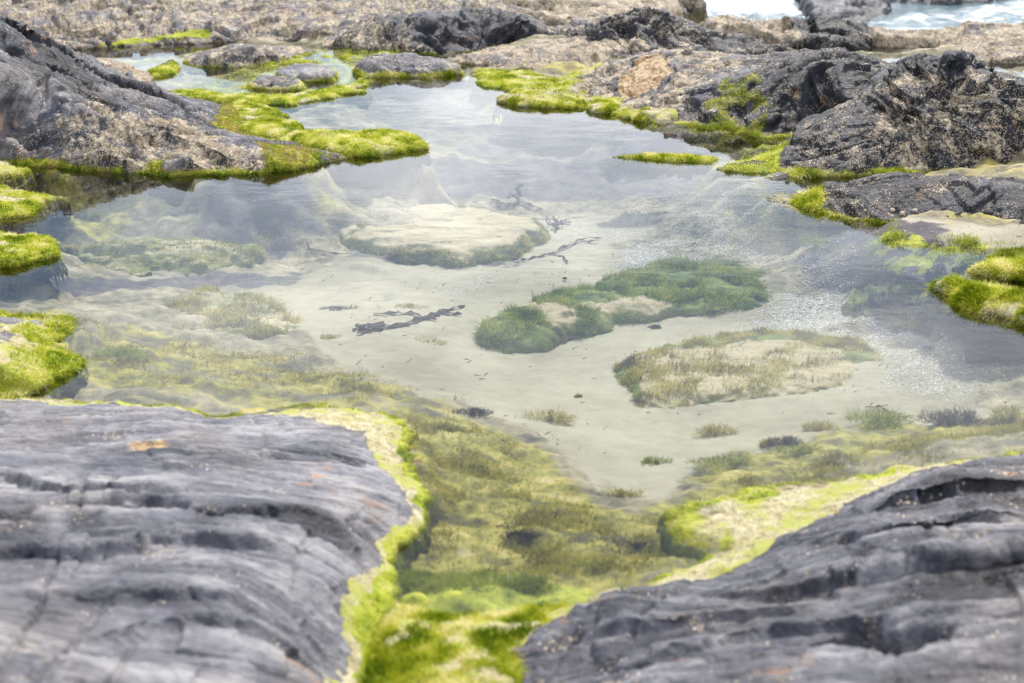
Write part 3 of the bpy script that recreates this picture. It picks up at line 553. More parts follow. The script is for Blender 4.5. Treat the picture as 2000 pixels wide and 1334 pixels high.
rock('small_rock', [(-200,590),(0,608),(70,612),(130,622),(146,640),(118,668),(140,690),(150,705),(140,722),(100,742),(95,755),(60,772),(0,800),(-200,820)], [(0,640,.07),(60,645,.05),(90,640,.03),(40,690,.07),(-60,690,.14),(90,705,.05),(0,740,.06),(-200,700,.25)],
     'grey rock with thick algae fringe at the left edge above the near slab', 'rock', sp=.0018, strike=10, dip=30, amp=.7, seed=15, barn=.3, pale=.6, moss=(0, .0), tanb=(0, .0), mossd=.11, tand=.17, ledges=[([(-60,700),(60,700),(150,725)], .04, .08)], fuzz=16000, fuzzlen=.016, margin=.15)
# -- right mossy mounds
rock('mossy_ledge', [(1828,566),(1860,560),(1930,570),(2000,585),(2150,600),(2150,660),(2000,632),(1930,610),(1870,590)], None, 'long drooping algae roll at the right edge, lowest of three', 'algae mound', top=0.043, w=0.112, sp=.0014, amp=.5, seed=39, moss=(0, .3), tanb=(.1, .14), patch=.7, fuzz=22000, fuzzlen=.028, lean=(-.2, -.3, -.5), margin=.1)
rock('mossy_ledge', [(1905,528),(1950,518),(2010,520),(2150,525),(2150,556),(2000,552),(1940,540)], None, 'middle algae roll at the right edge above the drooping one', 'algae mound', top=0.037, w=0.112, sp=.0014, amp=.5, seed=40, moss=(0, .3), tanb=(.1, .14), patch=.7, fuzz=14000, fuzzlen=.024, lean=(-.2, -.2, -.4), margin=.1)
rock('mossy_ledge', [(1900,505),(1960,494),(2050,492),(2150,495),(2150,515),(2000,514)], None, 'short dark green algae patch beside the wet sand', 'algae mound', top=0.019, w=0.125, sp=.0016, amp=.5, seed=41, moss=(0, .3), tanb=(.1, .14), patch=.8, wa=.09, wf=6, fuzzlen=.014, fuzz=9000, fuzzmat=BL_GR, margin=.1)

# -- submerged rocks
def sunk(outline, label, top, seed, zb=-.26, **kw):
    kw.setdefault('pale', .8)
    return rock('submerged_rock', outline, None, label, 'submerged rock', z0=zb, top=top - zb, sp=.0017, seed=seed, tanb=(9, 10), margin=.15, smooth_moss=True, fuzzall=True, bedz=-.5, wa=.03, **kw)
SUNKM = None
UW = None

# -- near slabs
rock('rock_slab', [(-500,720,.1),(-100,770),(0,778),(90,772),(180,785),(330,793),(450,806),(540,790),(650,793),(760,812),(806,850),(808,900),(820,960),(836,1030),(800,1060),(775,1130),(760,1180),(735,1240),(712,1300),(720,1400),(700,1800,.1),('w',-.3,.9,.2),('w',-2.5,.8,.5),('w',-3.2,2.5,.4)],
     [(0,820,.07),(180,815,.06),(350,825,.06),(550,830,.05),(690,855,.045),(700,960,.07),(300,900,.13),(100,880,.12),(0,950,.2),(-300,900,.3),(300,1030,.2),(600,1050,.14),(550,950,.11),(770,1020,.045),(700,1150,.09),(450,1150,.19),(200,1150,.24),(0,1150,.27),(0,1300,.34),(300,1300,.26),(550,1250,.16),(650,1334,.12),(-300,1200,.4),(300,1700,.36),(0,1900,.45),(600,1700,.2)],
     'great layered grey slab in the near left, blurred, with orange flecks', 'rock slab', sp=.0018, strike=8, dip=66, ts=1.9, amp=.5, seed=16, barn=.02, pale=.74, moss=(0, 0), tanb=(0, 0), mossd=.03, tand=.05, fold=.07, tanp=[(.02, 1, (480,790),(650,790),(770,812),(815,860),(815,960),(770,980),(740,930),(700,850),(560,825)), (.02, .9, (90,768),(200,785),(180,805),(100,800)), (.02, .9, (770,950),(840,1030),(800,1050))],
     ledges=[([(-100,1235),(60,1195),(200,1165),(320,1130),(500,1120),(610,1100)], 0.036, .16), ([(-60,1110),(150,1070),(300,1050),(420,1075),(560,1030),(680,1030)], 0.030, .12), ([(-50,950),(120,1010),(260,1010),(420,990)], 0.030, .1), ([(180,880),(300,855),(440,870),(700,870)], 0.021, .1), ([(-100,1330),(150,1290),(350,1270),(500,1240),(700,1225)], 0.024, .14), ([(100,1430),(300,1340),(480,1300),(700,1290)], 0.024, .12), ([(530,1082),(680,1060),(790,1060)], 0.015, .06)],
     fuzz=16000, fuzzlen=.012, fine=1.2, ochre=[(.13, .9, (250,845),(320,845),(325,868),(265,872)), (.2, .6, (50,1010),(75,1015),(70,1025),(50,1022)), (.3, .55, (10,1230),(30,1240),(110,1310),(100,1325),(50,1290)), (.18, .5, (385,985),(400,980),(425,1000),(410,1005))], palep=[(.14, .25, (60,862),(330,848),(480,870),(520,900),(400,930),(180,920)), (.18, .15, (130,1045),(440,1015),(450,1080),(300,1085),(160,1105)), (.15, .05, (450,1000),(560,982),(650,990),(690,1040),(470,1055)), (.22, .1, (-60,1000),(60,1010),(120,1080),(100,1125),(-60,1115)), (.12, .3, (170,900),(240,890),(260,960),(190,965)), (.2, .3, (180,1180),(380,1160),(390,1200),(180,1225)), (.1, .3, (480,840),(700,850),(700,875),(500,870))])
SLAB_R = rock('rock_slab', [(2300,850),(2000,882),(1870,900),(1700,935),(1560,942),(1450,960),(1350,988),(1308,1020),(1330,1060),(1400,1088),(1370,1115),(1270,1135),(1235,1165),(1150,1180),(1088,1194),(980,1258),(905,1315),(870,1400),(850,1800,.1),('w',.0,.9,.2),('w',2.5,.8,.5),('w',3.2,2.5,.4)],
     [(1500,1000,.02),(1450,1060,.02),(1600,975,.025),(1250,1155,.02),(1130,1205,.05),(1200,1190,.085),(1330,1190,.09),(1400,1150,.07),(1380,1190,.10),(1500,1150,.10),(1600,1070,.10),(1640,1060,.12),(1560,1020,.035),(1650,1000,.06),(1760,955,.12),(1850,920,.13),(2000,915,.14),(2000,1000,.2),(1800,1050,.17),(2000,1120,.26),(1800,1150,.22),(1600,1180,.16),(1700,1250,.20),(1500,1250,.17),(1250,1260,.12),(1100,1300,.07),(1000,1340,.05),(1300,1400,.18),(2000,1300,.32),(1700,1400,.28),(2200,1600,.45),(1200,1700,.25)],
     'dark grey slab in the near right corner with bleached algae apron and water pocket', 'rock slab', sp=.0018, strike=-14, dip=52, ts=1.6, amp=.62, seed=17, barn=.12, pale=.42, palep=[(.09, .05, (1125,1185),(1300,1180),(1420,1190),(1560,1235),(1300,1225),(1140,1225)), (.22, -.1, (1740,1130),(2080,1120),(2080,1240),(1860,1220),(1700,1180)), (.11, .05, (1590,1050),(1660,1052),(1740,1075),(1735,1105),(1600,1092)), (.15, .1, (1840,905),(2080,900),(2080,990),(1900,975),(1740,985),(1730,950)), (.1, .2, (1360,1140),(1540,1135),(1600,1170),(1380,1180))], moss=(0, .012), tanb=(.02, .055), mossd=.03, tand=.05, fold=.16,
     tanp=[(.03, .95, (1310,1020),(1450,955),(1700,930),(1990,885),(2100,880),(2000,905),(1800,925),(1660,1000),(1540,1040),(1500,1090),(1420,1110),(1330,1060)), (.03, .8, (1235,1165),(1270,1130),(1340,1125),(1340,1165))],
     mossp=[(.02, .7, (1310,1020),(1400,980),(1500,950),(1520,975),(1420,1020),(1450,1060),(1400,1090)), (.02, .6, (1600,930),(1700,925),(1990,880),(2000,895),(1800,915))],
     ledges=[([(1100,1215),(1250,1225),(1450,1235),(1640,1250)], .035, .09), ([(1180,1320),(1400,1290),(1650,1290),(1900,1330)], .03, .12), ([(1380,1150),(1600,1170),(1850,1200),(2100,1210)], .045, .12), ([(1590,1080),(1700,1085),(1850,1060),(2050,1080)], .035, .1), ([(1650,990),(1800,980),(2100,985)], .03, .1)],
     pits=[([(1595,1242),(1690,1212),(1722,1215),(1845,1262),(1860,1292),(1700,1305)], .22, .13)], fuzz=16000, fuzzlen=.012, fine=1.2)
rock('mossy_bar', [(740,1200),(765,1178),(820,1180),(880,1200),(980,1205),(1050,1195),(1125,1185),(1130,1230),(1050,1300),(900,1500),(650,1500),(700,1330),(715,1280)], [(800,1210,.04),(850,1260,.02),(950,1240,.04),(1050,1230,.05),(850,1320,.05),(950,1320,.06),(780,1290,.02)],
     'vivid yellow green algae bar bridging the two near slabs', 'algae mound', patch=.75, sp=.0018, amp=.35, seed=18, moss=(0, .3), tanb=(.25, .35), fuzz=30000, fuzzlen=.016, margin=.1, barn=0,
     tanp=[(.05, .9, (850,1300),(950,1280),(1050,1240),(1100,1230),(1000,1400),(850,1450))])

# ------------------------------------------------------------------ bed mesh
X, Y = polar(-6.5, 6.5, 1.0, 22, .0028); sh = X.shape; X = X.ravel(); Y = Y.ravel()
sel = None
Hb = bed_h(X, Y)
Xs_, Ys_ = warp2(X, Y, .25, 2.2, 640)
NEAR = np.full(X.shape, 9.0); NREL = np.full(X.shape, 99.0); LREL = np.full(X.shape, 99.0)
for _pl, _sc in SHORE:
    _d = -sdist(_pl, Xs_, Ys_); NEAR = np.minimum(NEAR, _d + (.15 if _sc < .2 else 0)); 
    if _sc < .2: LREL = np.minimum(LREL, _d / _sc)
    else: NREL = np.minimum(NREL, _d / _sc)
algae = maskset([
 (-.1, 1, (780,800),(1000,790),(1060,850),(1120,930),(1230,1000),(1340,960),(1500,900),(1640,905),(1400,985),(1330,1040),(1360,1120),(1200,1180),(1000,1190),(780,1200),(770,1120),(830,1050),(800,900)),
 (-.12, .85, (1320,900),(1420,860),(1560,840),(1700,810),(1850,800),(2000,800),(2200,790),(2200,880),(1900,885),(1600,930),(1400,950)),
 (-.1, .75, (120,700),(300,740),(500,760),(720,790),(760,810),(560,790),(300,795),(130,770)),
 (-.12, .55, (150,620),(400,640),(620,700),(800,730),(900,790),(760,800),(500,770),(200,740)),
 (-.12, .8, (-100,330),(100,330),(300,345),(560,345),(690,320),(520,390),(330,380),(160,440),(0,450),(-100,460)),  # brown algae that also carries the left bank's dark reflection as bed colour
 (-.2, .45, (450,380),(700,385),(650,440),(480,460)),
 (-.06, .85, (1250,250),(1350,250),(1550,275),(1500,300),(1400,320),(1330,290),(1280,275)),
 (-.1, .8, (1480,345),(1620,345),(1700,350),(1560,380),(1700,430),(1650,450),(1530,400)),
 (-.03, .6, (200,95),(420,90),(500,100),(380,110),(300,110),(220,112)),
 (-.03, .7, (800,105),(900,102),(880,125),(760,135),(700,115)),
 ], X, Y, .09, 60)
purple = maskset([
 (-.1, .9, (1480,345),(1620,345),(1650,360),(1560,385),(1700,432),(1640,450),(1530,405)), (-.15, .5, (30,335),(680,325),(560,385),(200,420)),  # second patch paints the left bank's dark reflection into the bed colour
 (-.18, 1, (650,330),(800,300),(1000,290),(1300,300),(1450,320),(1500,380),(1350,370),(1200,352),(950,350),(700,350)),
 (-.15, .55, (620,240),(760,180),(1000,200),(1150,230),(1300,260),(1200,290),(900,280)),
 (-.2, 1, (-50,560),(150,545),(400,500),(520,500),(620,480),(520,530),(350,545),(120,580),(-50,600)),
 (-.2, .85, (350,480),(420,400),(600,410),(660,430),(500,470)),
 (-.1, 1.1, (1540,480),(1680,475),(1850,510),(1840,570),(2010,640),(2100,690),(1900,665),(1720,600),(1650,530)),
 (-.18, .4, (1320,350),(1480,350),(1540,400),(1420,410)),
 (-.3, .65, (650,480),(760,490),(900,502),(1100,500),(1080,515),(850,520),(690,500)),  # oval sunken rock's shadow, painted as a dark strip along its near edge
 ], X, Y, .08, 70)
rocky = maskset([
 (-.1, 1, (-300,340),(300,340),(560,350),(720,340),(660,430),(520,450),(480,470),(380,520),(560,570),(640,640),(700,700),(850,760),(1050,790),(1150,920),(1250,1000),(1400,960),(1600,860),(1800,820),(2300,800),(2300,1300),(1300,1300),(700,1300),(100,900),(-300,800)),
 (-.1, 1, (560,350),(900,345),(1200,348),(1500,380),(1560,420),(1620,420),(1700,440),(2300,430),(2300,-100),(-400,-100),(-400,350),(300,345)),
 ], X, Y, .08, 80)
rocky = np.where(Y > 9.3, 1, rocky)
sandcut = maskset([(-.2, 1, (1380,395),(1540,390),(1650,440),(1600,500),(1400,480)), (-.25, 1, (240,560),(260,535),(350,535),(360,560),(290,575)), (0, 1, (1640,450),(1750,447),(2000,455),(2150,460),(2150,500),(1900,490),(1700,470))], X, Y, .06, 85)
rocky *= 1 - sandcut
gravel = maskset([
 (-.2, 1, (1230,440),(1350,420),(1600,420),(1680,470),(1560,490),(1500,520),(1350,490),(1230,510),(1200,480)),
 (-.22, .9, (1540,490),(1640,510),(1660,600),(1760,640),(1720,660),(1600,620),(1450,620),(1560,560)),
 (-.2, .55, (1700,640),(2000,690),(2050,760),(1850,780),(1720,740)),
 (-.15, .6, (1000,215),(1120,225),(1150,250),(1050,262),(950,250),(850,240)),
 (-.2, .35, (1060,355),(1500,370),(1560,430),(1230,450),(1060,400)),
 (0, .3, (1640,450),(2000,455),(2150,500),(1900,490),(1700,470)),
 (-.3, .5, (860,560),(930,530),(1010,515),(960,545),(890,580)),
 ], X, Y, .12, 90)
green = maskset([
 (-.02, .6, (350,170),(480,130),(600,105),(760,98),(900,130),(860,150),(740,158),(690,180),(560,205),(450,195)),
 (-.02, .85, (920,140),(1040,150),(1120,185),(1240,215),(1120,215),(980,200),(930,170)),
 (-.03, .5, (1380,290),(1500,275),(1520,295),(1420,330),(1380,325)),
 (-.03, .6, (1500,340),(1700,342),(1680,352),(1560,358)),
 (-.05, 1.1, (760,1130),(950,1150),(1150,1155),(1180,1200),(1100,1260),(900,1260),(740,1230)),
 (-.08, .45, (1050,560),(1060,560),(1060,570)),
 (-.08, .55, (170,680),(250,680),(260,700),(190,705)),
 (-.03, .5, (1660,470),(1760,475),(1900,500),(2000,490),(2000,530),(1800,520),(1700,495)),
 (-.04, .45, (0,340),(80,335),(110,360),(0,375)),
 (-.04, .9, (440,218),(520,205),(600,240),(560,265),(800,262),(820,280),(700,315),(600,330),(520,300),(420,260)),
 ], X, Y, .05, 95)
gravel = gravel * ss(.6, 1.6, NREL)
q = xyz(X, Y)
_e = 1 - np.exp(-np.clip(NREL, 0, 40)); toe = np.maximum(-.022 - .31 * _e, -.10 - .24 * (1 - np.exp(-np.clip(LREL, 0, 40)))) + fbm(q * 3, 4, 641) * .09 * _e
Hb = np.where(Y < 10, Hb + ss(0, .04, toe - Hb) * (toe - Hb), Hb)
sandy = maskset([(0, 1, (1640,452),(1760,447),(2000,455),(2200,460),(2200,500),(1850,505),(1680,500),(1600,470)), (-.2, 1, (950,640),(1200,660),(1210,800),(1350,830),(1900,790),(1900,700),(1500,600),(1200,620))], X, Y, .1, 86)
rocky = np.maximum(rocky, ss(.62, .3, NEAR + fbm(q * 3, 3, 642) * .25) * (1 - sandy) * (Y < 9.5))
algae = np.maximum(algae, .4 * ss(.34, .05, NEAR + fbm(q * 4, 3, 643) * .2) * (1 - sandy * .6) * (Y < 9.5))
Hb = Hb + fbm(q * 1.2, 3, 3) * .025
rg = np.clip(rocky + algae + purple, 0, 1)
Hb = Hb + rg * (fbm(q * np.array([3.5, 6, 1]), 4, 5) * .05 + np.abs(fbm(q * 11, 4, 8)) * .022) + fbm(q * 40, 2, 9) * .003
Hb = Hb + (Y > 9.6) * fbm(q * np.array([1.5, 5, 1]), 5, 15) * .06
Hb = Hb + green * .012
Vb = xyz(X, Y, Hb); Fb = gfaces(*sh)
bed = mk('ground', Vb, Fb, None, BED, None, {'algae': algae, 'purple': purple, 'rocky': rocky, 'gravel': gravel, 'green': green})
tag(bed, 'sandy and rocky bottom of the tide pool with pale gravel and algae stains', None, None, 'structure')
del bed['label']
BEDHIT = bed
def on_bed(px, py):
    d = Vector(P(px, py, 0)) - Vector((0, 0, CAM_H))
    ok, loc, nn, _ = bed.ray_cast(Vector((0, 0, CAM_H)), d)
    return np.array(loc) if ok else P(px, py, -.2)

# ------------------------------------------------------------------ rocks under water: own material with sand dusted tops
def sunk_material():
    m, t, b, o = mat_new('sunken_rock'); g = G(t); co = N(t, 'ShaderNodeTexCoord').outputs['Object']
    n1 = g.noise(g.map(co, (7, 14, 12)), 1, 7, .72, .4); n2 = g.noise(co, 3.4, 5, .6); n3 = g.noise(co, 160, 3, .6)
    geo = N(t, 'ShaderNodeNewGeometry'); sn = N(t, 'ShaderNodeSeparateXYZ'); g.l(geo.outputs['Normal'], sn.inputs[0])
    top = g.ramp(g.m('ADD', g.m('MULTIPLY', n1, .5), g.m('ADD', g.m('MULTIPLY', n3, .3), g.m('MULTIPLY', n2, .25))), [(.40, (.13, .11, .045)), (.46, (.34, .28, .15)), (.54, (.47, .39, .25)), (.64, (.56, .49, .34))])
    side = g.ramp(g.m('ADD', g.m('MULTIPLY', n1, .6), g.m('MULTIPLY', n2, .4)), [(.36, (.05, .05, .015)), (.5, (.17, .17, .03)), (.64, (.36, .32, .10))])
    fl = g.sst(g.m('ADD', sn.outputs[2], g.m('MULTIPLY', g.m('SUBTRACT', n1, .5), 1.1)), .70, .96)
    c = g.mix(fl, side, top)
    mo = g.attr('moss'); mm = g.sst(g.m('ADD', mo, g.m('MULTIPLY', g.m('SUBTRACT', n1, .5), 1.6)), .4, .7)
    c = g.mix(mm, c, g.ramp(n1, [(.35, (.04, .06, .012)), (.5, (.13, .17, .03)), (.65, (.26, .28, .06))]))
    c = g.mix(1.0, c, (0, 0, 0)); c.node.blend_type = 'MULTIPLY'; c.node.inputs[7].default_value = (.85, .83, .80, 1)
    g.l(c, b.inputs['Base Color']); b.inputs['Roughness'].default_value = .9
    g.l(g.bump(g.m('ADD', n1, g.m('MULTIPLY', n3, .3)), .6, .012), b.inputs['Normal']); return m
SUNK = sunk_material()
def sunk2(outline, label, zt, zb, seed, w=.12, mossp=(), fuzz=0, fuzzmat=BL_GR, mossd=0, fuzzlen=.04, amp=.4, strike=0, w_=.0035, patch=.2):
    o = rock('submerged_rock', [(a, b, zt) for a, b in outline], None, label, 'submerged rock', z0=zb, top=zt - zb, w=w, sp=.0017, seed=seed, tanb=(0, 0), moss=(0, 0), mossd=mossd, mossp=mossp,
             fuzz=fuzz, fuzzmat=fuzzmat, fuzzlen=fuzzlen, fuzzall=True, margin=.12, wa=.06, wf=5, amp=amp, strike=strike, lean=(.25, .15, .25), fuzzw=w_, smooth_moss=False, patch=patch)
    o.data.materials.clear(); o.data.materials.append(SUNK); return o
sunk2([(648,440),(690,412),(720,392),(800,384),(950,396),(1055,420),(1066,445),(1000,482),(900,492),(780,482),(700,468),(655,455)], 'large flat sandy topped oval rock under water near the centre', -.25, -.36, 101, mossd=.05, fuzz=9000, fuzzmat=BL_OL, fuzzlen=.025,
      mossp=[(-.15, .6, (650,430),(700,405),(720,395),(700,440),(680,455))])
sunk2([(952,622),(985,590),(1100,552),(1250,512),(1350,494),(1450,500),(1555,530),(1570,552),(1490,584),(1370,590),(1220,600),(1110,630),(1060,655),(990,660),(955,645)], 'long curved underwater rock overgrown with streaming green weed', -.225, -.31, 102, w=.16,
      mossp=[(-.225, 1.3, (1040,565),(1250,505),(1350,480),(1570,520),(1580,570),(1440,590),(1340,596),(1260,572),(1130,600),(1060,600)), (-.225, .95, (940,610),(1000,580),(1080,640),(1060,675),(950,670)), (-.225, .8, (1120,600),(1400,590),(1250,620),(1130,650))], fuzz=20000, fuzzlen=.035, w_=.0024)
sunk2([(1202,692),(1240,672),(1330,650),(1500,636),(1640,642),(1735,675),(1730,715),(1650,755),(1500,775),(1300,790),(1228,785),(1206,740)], 'wide pale underwater slab with green weed along its edges, right of centre', -.235, -.32, 103, w=.12,
      mossp=[(-.2, 1.1, (1290,650),(1500,632),(1650,640),(1750,680),(1700,700),(1600,665),(1450,655),(1320,665)), (-.2, 1.1, (1180,680),(1250,670),(1250,800),(1190,790)), (-.2, .42, (1200,660),(1740,640),(1740,780),(1210,790)), (-.2, 1, (1200,765),(1500,755),(1700,745),(1500,810),(1220,820))], fuzz=18000, fuzzlen=.022, w_=.0022, fuzzmat=BL_OL)
sunk2([(290,600),(330,565),(430,552),(540,580),(600,615),(570,645),(460,650),(340,640)], 'mottled underwater rock with dark hollows in the left of the pool', -.19, -.3, 104, w=.2, mossd=.06, mossp=[(-.19, .55, (250,500),(650,500),(650,700),(250,700))], fuzz=9000, fuzzmat=BL_OL, amp=.9)
sunk2([(0,485),(150,470),(300,455),(450,455),(520,470),(480,490),(300,515),(120,540),(0,560),(-100,570),(-100,500)], 'long pale rock ledge under water across the left of the pool', -.2, -.3, 105, w=.25, mossd=.03, mossp=[(-.2, .6, (-200,400),(600,400),(600,600),(-200,600))], fuzz=5000, fuzzmat=BL_OL, amp=.9, fuzzlen=.02)
sunk2([(1645,520),(1700,500),(1850,515),(1900,560),(2010,600),(2150,640),(2150,690),(1950,640),(1830,600),(1700,575),(1650,550)], 'underwater bank of purple and green weed beside the right algae rolls', -.10, -.24, 106, w=.3,
      mossp=[(-.05, 1, (1600,480),(2200,480),(2200,720),(1600,720))], fuzz=22000, fuzzmat=BL_PU, fuzzlen=.022, amp=.6, w_=.0024)

# ------------------------------------------------------------------ weed carpets on the bed
def carpet(name, polys, n, mat, length, width, label, lean=(0, 0, .2), thr=.12, spread=.9):
    Xc, Yc = Vb[:, 0], Vb[:, 1]; wg = maskset(polys, Xc, Yc, .05, 300, .08)
    wg = wg * (.06 + .94 * ss(.0, .3, fbm(xyz(Xc * 5, Yc * 8), 4, 310))) * (Vb[:, 2] < .03)
    pos, nn = scatter(Vb, Fb, wg, n)
    tone = .5 + fbm(pos * 8, 2, 320) * .7 + RNG.normal(0, .15, n)
    o = blades(name, pos, nn, length, width, mat, None, lean, spread, tone); tag(o, label, 'algae', None, 'stuff'); return o
carpet('algae_carpet', [(-.1, 1, (780,810),(900,800),(1020,850),(1100,950),(1200,1010),(1340,980),(1500,920),(1700,850),(1900,830),(2200,820),(2200,870),(1700,930),(1400,985),(1330,1050),(1360,1120),(1200,1180),(1000,1190),(790,1190),(780,1120),(840,1050),(815,920)),
    ], 20000, BL_OL, .020, .0022, 'olive algae covering the near bottom between the two slabs', lean=(.2, .1, 0))
carpet('algae_carpet', [(-.12, 1, (120,720),(400,640),(640,690),(820,730),(760,800),(500,780),(200,780)), (-.12, .5, (150,600),(300,650),(280,700),(150,700)), (-.15, .4, (400,390),(700,385),(650,440),(480,470))], 9000, BL_OL, .018, .0022, 'thin olive algae on the left bottom behind the near slab', lean=(.1, 0, 0))
carpet('algae_carpet', [(-.02, 1, (350,175),(480,135),(600,108),(760,98),(900,130),(860,150),(740,158),(690,180),(560,205),(450,195))], 16000, BL_YG, .022, .003, 'bright algae floating in the shallow rear channel', lean=(.3, 0, -.2))
carpet('algae_carpet', [(-.02, 1, (920,140),(1040,150),(1120,185),(1240,215),(1120,215),(980,200),(930,170)), (-.02, .8, (1380,295),(1500,278),(1520,300),(1430,330),(1390,330)), (-.02, .6, (1240,240),(1400,255),(1540,275),(1500,285),(1300,262))], 14000, BL_YG, .022, .003, 'bright algae in the shallows under the right hand rocks', lean=(.3, 0, -.2))
carpet('algae_carpet', [(-.03, 1, (1820,500),(1900,490),(2100,495),(2100,570),(1900,560),(1830,555),(1870,530)), (-.03, .7, (1690,475),(1760,478),(1770,490),(1700,492))], 12000, BL_GR, .03, .003, 'green weed fanning out at the water edge by the wet sand', lean=(-.3, 0, 0))
carpet('algae_carpet', [(-.08, 1, (790,1140),(900,1150),(1000,1170),(1060,1185),(900,1205),(790,1185))], 9000, BL_GR, .02, .003, 'darker green algae against the bright bar between the slabs')

# tufts
def tuft(px, py, r, h, mat, label, n=420, flat=1.0, group=None, name='seaweed_tuft', L=None):
    c = on_bed(px, py)
    n = int(n); th = RNG.uniform(0, 2 * math.pi, n); rr = r * np.sqrt(RNG.random(n)) * .75; zz = RNG.random(n) ** 1.2
    lump = 1 + .5 * np.sin(2 * th + px) + .35 * np.sin(3 * th + py) + .2 * np.sin(5 * th + px * .3)
    h *= RNG.uniform(.6, 1.0); ax_, ay_ = RNG.uniform(1.0, 1.7), RNG.uniform(.45, .85)
    pos = np.stack([c[0] + rr * np.cos(th) * lump * ax_, c[1] + rr * np.sin(th) * lump * ay_, c[2] - .004 + zz * h * .7 * (1 - (rr / r) ** 2 * .7)], 1)
    nn = np.stack([np.cos(th) * .6, np.sin(th) * .6, np.full(n, .8)], 1)
    o = blades(name, pos, nn * RNG.uniform(.3, 1.5, (n, 1)) + np.array([RNG.uniform(-.3, .3), RNG.uniform(-.2, .2), 0]), L or h * .5, .0017, mat, None, (0, 0, .1), .8); tag(o, label, 'seaweed', group)
    return o
TUFTS = [
 (1077,822,.055,.07,BL_OL,'upright brown bushy weed standing alone on pale sand'),
 (1395,850,.055,.06,BL_OL,'round olive bush at the near edge of the bare sand, left of the row'),
 (1600,840,.05,.05,BL_OL,'olive bush between the round bush and the broad one'),
 (1500,870,.03,.04,BL_OL,'slim olive sprig on the sand edge'),
 (1720,830,.10,.06,BL_GR,'broad green bush with a brown stalk, below the wide sunken slab'),
 (1870,828,.13,.06,BL_PU,'largest reddish brown bush at the right'),
 (1975,820,.06,.08,BL_OL,'tall thin weed at the right edge near the brown bush'),
 (1420,905,.09,.04,BL_GR,'low green clump over a rusty stone'),
 (1535,865,.035,.035,BL_BR,'small dark rusty clump on the pale bottom'),
 (1565,885,.04,.04,BL_GR,'bright green clump next to the rusty one'),
 (1275,905,.05,.04,BL_GR,'faint green clump alone in the lower middle'),
 (1215,968,.035,.035,BL_OL,'tiny upright olive sprout in the lower middle'),
 (1165,1105,.035,.03,BL_GR,'bright green sprout beside the pale streak near the bottom'),
 (1240,1075,.09,.03,BL_BR,'dark brown weed heap near the bleached apron'),
 (1010,1045,.07,.03,BL_BR,'dark streak of weed in the olive carpet'),
 (925,808,.035,.03,BL_BR,'dark tuft at the corner above the near slab'),
 (660,603,.05,.03,BL_BR,'dark weed clump between the mottled rock and the kelp strand'),
 (235,695,.07,.04,BL_GR,'emerald green clump in the left shallows'),
 (430,615,.04,.02,BL_BR,'dark knot of weed on the mottled sunken rock'),
 (640,660,.05,.02,BL_OL,'pale olive wisp left of the kelp strand'),
 (840,668,.06,.02,BL_OL,'low olive wisp below the kelp strand'),
 (800,600,.05,.03,BL_OL,'fuzzy olive ball above the kelp strand'),
 (1725,482,.05,.035,BL_GR,'green tuft breaking the surface by the wet sand'),
 (1600,478,.06,.05,BL_GR,'soft green tuft at the head of the weed bank'),
 (1130,775,.012,.02,BL_OL,'tiny sprig on bare sand left of the wide slab'),
 (1280,640,.03,.03,BL_BR,'thin reddish sprig above the wide slab'),
 (1370,668,.03,.03,BL_OL,'small olive sprig on the back of the wide slab'),
]
for a in TUFTS: tuft(*a, n=1500 if a[2] > .06 else 700)

# kelp pieces: flat strands with width, lying on the sand
def strand(paths, w, label, name='kelp_strand', lift=.006):
    V = []; F = []; T = []
    for path in paths:
        pw = [on_bed(a, b) for a, b in path]; base = len(V); pts = []
        for k in range(len(pw) - 1):
            for t in np.linspace(0, 1, 7, endpoint=False): pts.append(pw[k] * (1 - t) + pw[k + 1] * t)
        pts.append(pw[-1]); pts = np.array(pts); n = len(pts)
        wob = np.stack([noise(pts * 30 + 5, 401), noise(pts * 30 + 25, 402), np.abs(noise(pts * 25, 403)) * 1.2], 1) * .012; pts = pts + wob; pts[:, 2] += lift
        for k in range(n):
            tg = pts[min(k + 1, n - 1)] - pts[max(k - 1, 0)]; tg /= np.linalg.norm(tg) + 1e-9; s = np.cross(tg, [0, 0, 1]); s /= np.linalg.norm(s) + 1e-9
            tw = .6 * math.sin(k * 1.3 + path[0][0]); s = s * math.cos(tw) + np.array([0, 0, 1]) * math.sin(tw)
            ww = w * (.35 + .65 * math.sin(math.pi * min(1, (k + .4) / n))) * (1 + .5 * math.sin(k * 2.1))
            up = np.array([0, 0, .0015])
            V += [pts[k] - s * ww / 2, pts[k] + up, pts[k] + s * ww / 2, pts[k] - up]
            T += [.3 + .3 * math.sin(k)] * 4
            if k:
                a = base + 4 * k - 4; b_ = a + 4
                for j in range(4): F.append([a + j, a + (j + 1) % 4, b_ + (j + 1) % 4, b_ + j])
    o = mk(name, np.array(V), np.array(F), None, BL_BR, None, {'tone': np.array(T)}); tag(o, label, 'seaweed'); return o
strand([[(690,648),(720,636),(780,640),(830,625),(870,610),(908,600)], [(700,655),(740,645),(800,632)], [(830,622),(860,612),(900,618)], [(695,640),(715,648),(750,636)], [(730,616),(800,615),(850,628)]], .028, 'long dark torn kelp strand lying on sand left of centre')
strand([[(1035,508),(1080,496),(1130,472),(1175,466)], [(1080,496),(1110,515)], [(1060,500),(1020,512),(1000,508)], [(1130,472),(1170,475)]], .016, 'forked dark weed branch beside the oval sunken rock')
strand([[(1065,428),(1085,442),(1110,430)], [(1070,445),(1088,438),(1085,455)], [(1080,425),(1090,440),(1115,438)], [(1075,450),(1100,446)]], .018, 'star shaped dark weed at the right tip of the oval sunken rock')
